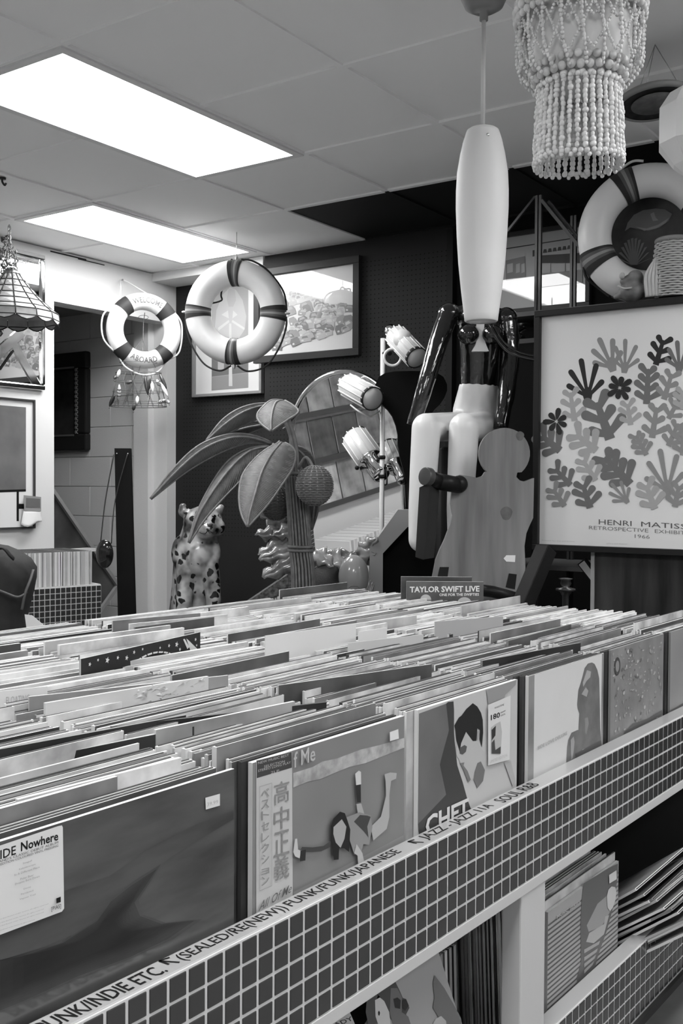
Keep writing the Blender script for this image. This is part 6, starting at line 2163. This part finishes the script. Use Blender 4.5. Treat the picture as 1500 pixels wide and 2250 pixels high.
mb = MB(); mb.ball(dz(1366, 606, -.045), (.009, .011, .013), 8, 6); mb.tube(smooth_path([dz(1358, 628, -.04), dz(1372, 634, -.05), dz(1388, 632, -.055)], 5), .004, 6); mb.build('face', mat('pottery_pale', .4, .5), t)

# small dark things under the poster: candlestick, slanting beam, tilted frame
cq = at(1242, 1330, 3.15)
t = thing('candlestick', V((cq.x, cq.y, 0)), 'dark turned candlestick standing in the shadow left of the wood cabinet', 'candlestick')
zc_ = lambda y: at(1242, y, 3.15).z
mb = MB(); mb.lathe([(.07, 0), (.07, .02), (.012, .05), (.010, zc_(1310)), (.018, zc_(1300)), (.030, zc_(1297)), (.030, zc_(1293)), (.010, zc_(1290)), (.017, zc_(1282)), (.014, zc_(1275)), (.022, zc_(1271)), (.012, zc_(1270)), (0, zc_(1272))], V((cq.x, cq.y, 0)), 24); mb.build('stem', mat('candle_dark', .03, .3, .4), t)
mb = MB()
a, b = at(1200, 1205, 3.25), at(1160, 1300, 3.2)
d = (b - a).normalized(); foot = a + d * (a.z / -d.z)
mb.span(foot, a, .05, .05); tag(mb.build('beam', mat('beam_black', .008, .6), bevel=.003), 'black wooden beam slanting down beside the pine chair', 'beam')
XT = 3.55
mb = MB()
fr = [on_x(x, y, XT) for x, y in [(1268, 1240), (1284, 1227), (1340, 1300), (1322, 1312)]]
mb.prism(fr, V((.02, 0, 0)), 1)
fi = [on_x(x, y, XT - .002) for x, y in [(1271, 1241), (1283, 1232), (1330, 1296), (1320, 1303)]]
mb.face(fi, 0)
tag(mb.build('tilted_frame', [card_white, black_satin], fix=False), 'small tilted dark frame with a white panel wedged behind the wood cabinet edge', 'picture')
# ================================================================== hanging lamps in front
# --- white glass pendant
pd = 2.70
gp = lambda x, y: at(x, y, pd)
ptp, pbt = gp(1057, 285), gp(1060, 706)
pxy = V(((ptp.x + pbt.x) / 2, (ptp.y + pbt.y) / 2, 0))
kp = pd / F_PX
t = thing('pendant_lamp', V((pxy.x, pxy.y, pbt.z)), 'long white frosted glass pendant lamp on a cord, tallest hanging lamp', 'lamp')
mb = MB()
prof = []
Hh = ptp.z - pbt.z
for y, w in [(706, 34), (704, 36.5), (690, 38), (640, 44.5), (580, 51), (520, 55), (460, 57.5), (420, 57.5), (380, 55.5), (340, 49), (310, 42), (296, 37.5), (289, 35), (285, 29)]:
    prof.append((w * kp, gp(1058, y).z - 0))
mb.lathe([(r, h) for r, h in prof], V((pxy.x, pxy.y, 0)), 48)
opal = mat('opal_glass', .62, .55)
mb.build('glass_shade', opal, t)
mb = MB(); mb.lathe([(33 * kp, gp(1058, 706).z - .0002), (0, gp(1058, 706).z - .0003)], V((pxy.x, pxy.y, 0)), 32); mb.build('lower_rim', mat('opal_inner', .5, .4), t)
for a in (0, 2.1, 4.2):
    d = rg * math.cos(a - 1.45) + vw * math.sin(a - 1.45)
    q = V((pxy.x, pxy.y, gp(1058, 312).z)) + d * 41.5 * kp
    mb = MB(); mb.ball(q, .005, 10, 8); mb.build('screw', chrome, t)
zcan = gp(1062, 40).z
mb = MB(); mb.tube([V((pxy.x, pxy.y, ptp.z - .005)), V((pxy.x, pxy.y, zcan))], .0058, 10); mb.build('cord', mat('cord_white', .55, .6), t)
mb = MB(); mb.lathe([(.011, -.012), (.011, .01), (.03, .012), (.05, .024), (.062, .05), (.064, .075), (.060, ZC - zcan)], V((pxy.x, pxy.y, zcan)), 32); mb.build('canopy', mat('canopy_metal', .25, .35, .3), t)

# --- shell chandelier
cd = 2.30
cc = at(1271, 300, cd); kc = cd / F_PX
t = thing('shell_chandelier', V((cc.x, cc.y, at(1271, 372, cd).z)), 'tiered chandelier of strung white shells hanging at the top right', 'chandelier')
shell = mat('shell_white', .62, .4, noise=(60, .5, .72))
cax = V((cc.x, cc.y, 0))
zy = lambda y: at(1271, y, cd).z
rr = random.Random(17)
mb = MB(); mb.lathe([(112 * kc, zy(-120)), (112 * kc, zy(60)), (110 * kc, zy(130)), (92 * kc, zy(175)), (70 * kc, zy(195)), (0, zy(198))], cax, 40); mb.build('inner_drum', mat('capiz_drum', .6, .5), t)


def bead_ring(y, R_, n, r, wob=0.0, el=1.0):
    mb = MB()
    for k in range(n):
        a = 2 * PI * (k + rr.uniform(-.1, .1)) / n
        mb.ball(cax + V((R_ * math.cos(a), R_ * math.sin(a), zy(y) + wob * math.sin(3 * a) + rr.uniform(-.0012, .0012))), (r * rr.uniform(.9, 1.1), r * rr.uniform(.9, 1.1), r * el), 8, 6)
    mb.build('bead_ring', shell, t)


def strand(pts, r, n, name='bead_strand'):
    mb = MB()
    P3 = smooth_path(pts, 8)
    tot = [0]
    for i in range(len(P3) - 1): tot.append(tot[-1] + (P3[i + 1] - P3[i]).length)
    for k in range(n):
        s = tot[-1] * (k + .5) / n
        i = max(j for j in range(len(tot)) if tot[j] <= s); i = min(i, len(P3) - 2)
        p = P3[i].lerp(P3[i + 1], (s - tot[i]) / max(1e-6, tot[i + 1] - tot[i]))
        f = rr.uniform(.65, 1.2)
        mb.ball(p + V((rr.uniform(-.001, .001), rr.uniform(-.001, .001), 0)), (r * f, r * f, r * rr.uniform(.9, 1.3)), 7, 5)
    mb.build(name, shell, t)


for y, R_, n, r in [(-110, 120, 36, .010), (-90, 122, 36, .010), (-40, 122, 36, .010), (8, 133, 36, .011), (28, 136, 36, .012), (47, 137, 46, .0088), (160, 104, 34, .009), (178, 96, 30, .010), (192, 86, 28, .009), (198, 92, 36, .006)]:
    bead_ring(y, R_ * kc, n, r)
# netted swags
def cyl(a, R_, y): return cax + V((R_ * kc * math.cos(a), R_ * kc * math.sin(a), zy(y)))
NS_ = 16
for k in range(NS_):
    a0, a1 = 2 * PI * k / NS_, 2 * PI * (k + 1) / NS_
    strand([cyl(a0, 131, 52), cyl((a0 + a1) / 2, 133, 92), cyl(a1, 131, 52)], .0036, 13)
    strand([cyl((a0 + a1) / 2, 132, 60), cyl(a1, 133, 118), cyl(a1 + PI / NS_, 128, 160)], .0034, 17)
    strand([cyl((a0 + a1) / 2, 132, 60), cyl(a0, 133, 118), cyl(a0 - PI / NS_, 128, 160)], .0034, 17)
# side falls on the outside
for k in range(20):
    a = 2 * PI * (k + .3) / 20
    strand([cyl(a, 134, 30), cyl(a, 136, 90), cyl(a + .05, 132, 150), cyl(a + .12, 108, 186)], .0048, 18)
# lower fringe
NF_ = 36
for k in range(NF_):
    a = 2 * PI * k / NF_
    yb = 354 + rr.uniform(-3, 3)
    strand([cyl(a, 86, 198), cyl(a, 91, 270), cyl(a, 95, yb)], .0066, 15, 'fringe_strand')
bead_ring(357, 95 * kc, 44, .0064, .002)
bead_ring(364, 94 * kc, 30, .0052, .003)
# upper tier up to the ceiling
for k in range(16):
    a = 2 * PI * (k + .5) / 16
    strand([cyl(a, 126, 10), cyl(a, 122, -50), cyl(a, 120, -110)], .006, 12)
mb = MB(); mb.lathe([(112 * kc, zy(-125)), (118 * kc, zy(-118)), (112 * kc, zy(-110))], cax, 36); mb.tube([V((cc.x, cc.y, zy(-122))), V((cc.x, cc.y, ZC + .006))], .006, 8); mb.build('top_hoop', dull_metal, t)
mb = MB()
for k in range(3):
    a = 2 * PI * k / 3; mb.tube([cax + V((115 * kc * math.cos(a), 115 * kc * math.sin(a), zy(-118))), V((cc.x, cc.y, ZC + .004))], .002, 6)
mb.build('suspension_wire', dull_metal, t)

# --- round dark tray hung under the ceiling
tc_ = at(1437, 226, 3.1); kt = 3.1 / F_PX
t = thing('hanging_tray', V((tc_.x, tc_.y, tc_.z - .01)), 'round dark woven tray with a pale rim hanging flat near the ceiling', 'tray')
tn = (V((0, 0, -1)) - vw * .14 + rg * .06).normalized()
mb = MB(); mb.lathe([(0, .0), (66 * kt, .0), (72 * kt, .004), (72 * kt, -.006), (0, -.006)], tc_, 48, axis=tn)
mb.build('tray', mat('tray_dark', .02, .55, noise=(50, .012, .03)), t)
mb = MB(); mb.lathe([(0, .002), (50 * kt, .002), (50 * kt, .0022)], tc_ + tn * .0008, 40, axis=tn); mb.build('centre', mat('tray_centre', .10, .5, noise=(40, .07, .13)), t)
mb = MB(); x, y, z = frame_of(tn); mb.tube([tc_ + (x * math.cos(a) + y * math.sin(a)) * 77 * kt - tn * .004 for a in [2 * PI * q / 48 for q in range(48)]], .010, 10, closed=True); mb.build('rim', mat('tray_rim', .20, .5), t)
mb = MB()
for k in range(3):
    a = 2 * PI * k / 3 + .4
    p = tc_ + (x * math.cos(a) + y * math.sin(a)) * 77 * kt; mb.tube([p, V((tc_.x, tc_.y, ZC + .006))], .0012, 6)
mb.build('suspension_wire', dull_metal, t)

# --- faceted white lantern at the right edge
ln = at(1540, 300, 2.75); kl = 2.75 / F_PX
t = thing('glass_lantern', V((ln.x, ln.y, at(1540, 385, 2.75).z)), 'faceted white glass lantern cut off by the right edge', 'lamp')
zl = lambda y: at(1540, y, 2.75).z
mb = MB(); mb.lathe([(30 * kl, zl(388)), (60 * kl, zl(362)), (93 * kl, zl(318)), (93 * kl, zl(240)), (70 * kl, zl(205)), (30 * kl, zl(195))], V((ln.x, ln.y, 0)), 10, smooth=False); mb.build('glass', mat('lantern_glass', .72, .3), t)
mb = MB(); mb.lathe([(32 * kl, zl(196)), (34 * kl, zl(180)), (.01, zl(170))], V((ln.x, ln.y, 0)), 20); mb.tube([V((ln.x, ln.y, zl(172))), V((ln.x, ln.y, ZC + .004))], .004, 8); mb.build('cap_and_cord', dull_metal, t)

# ================================================================== stretch of the left wall that the arched mirror shows
G_W = 'records on the wall ledges seen in the arched mirror'
rnd = random.Random(63)
for j, z in enumerate((.66, 1.02, 1.38)):
    mb = MB(); mb.box((1.35, YL - .035, z - .01), (2.1, .07, .02)); mb.box((1.35, YL - .066, z + .008), (2.1, .008, .03))
    tag(mb.build('wall_ledge', mat('ledge_dark', .05, .5)), '%s of three dark wall ledges reflected in the arched mirror' % ['lowest', 'middle one', 'top one'][j], 'ledge', 'wall ledges in the mirror')
    for k in range(6):
        ci = rnd.choice([1, 2, 3, 4, 3, 2])
        ob = bpy.data.objects.new('record_sleeve', sleeve_mesh(ci, 4, .005))
        ob.matrix_world = Matrix.Translation(V((.36 + .335 * k, YL - .052, z + .0006))) @ Matrix.Rotation(math.radians(-7), 3, 'X').to_4x4()
        col.objects.link(ob)
        tag(ob, '%s sleeve, %s along the %s ledge in the arched mirror' % (TONE[ci], ordinal(k + 1), ['lowest', 'middle', 'top'][j]), 'record', G_W)
t = thing('record_bin', V((1.4, YL - .2, 0)), 'white bin of records below the wall ledges, seen only in the arched mirror', 'record bin')
mb = MB(); mb.box((1.4, YL - .25, .14), (1.9, .40, .28)); mb.build('carcass', bin_white, t)
mb = MB()
for k in range(60):
    mb.box((.6 + .0265 * k, YL - .25, .36), (.024, .315, .18), None, k % 4)
o = mb.build('record_sleeves', [EDG[3], EDG[4], EDG[2], EDG[5]], t); o['kind'] = 'stuff'
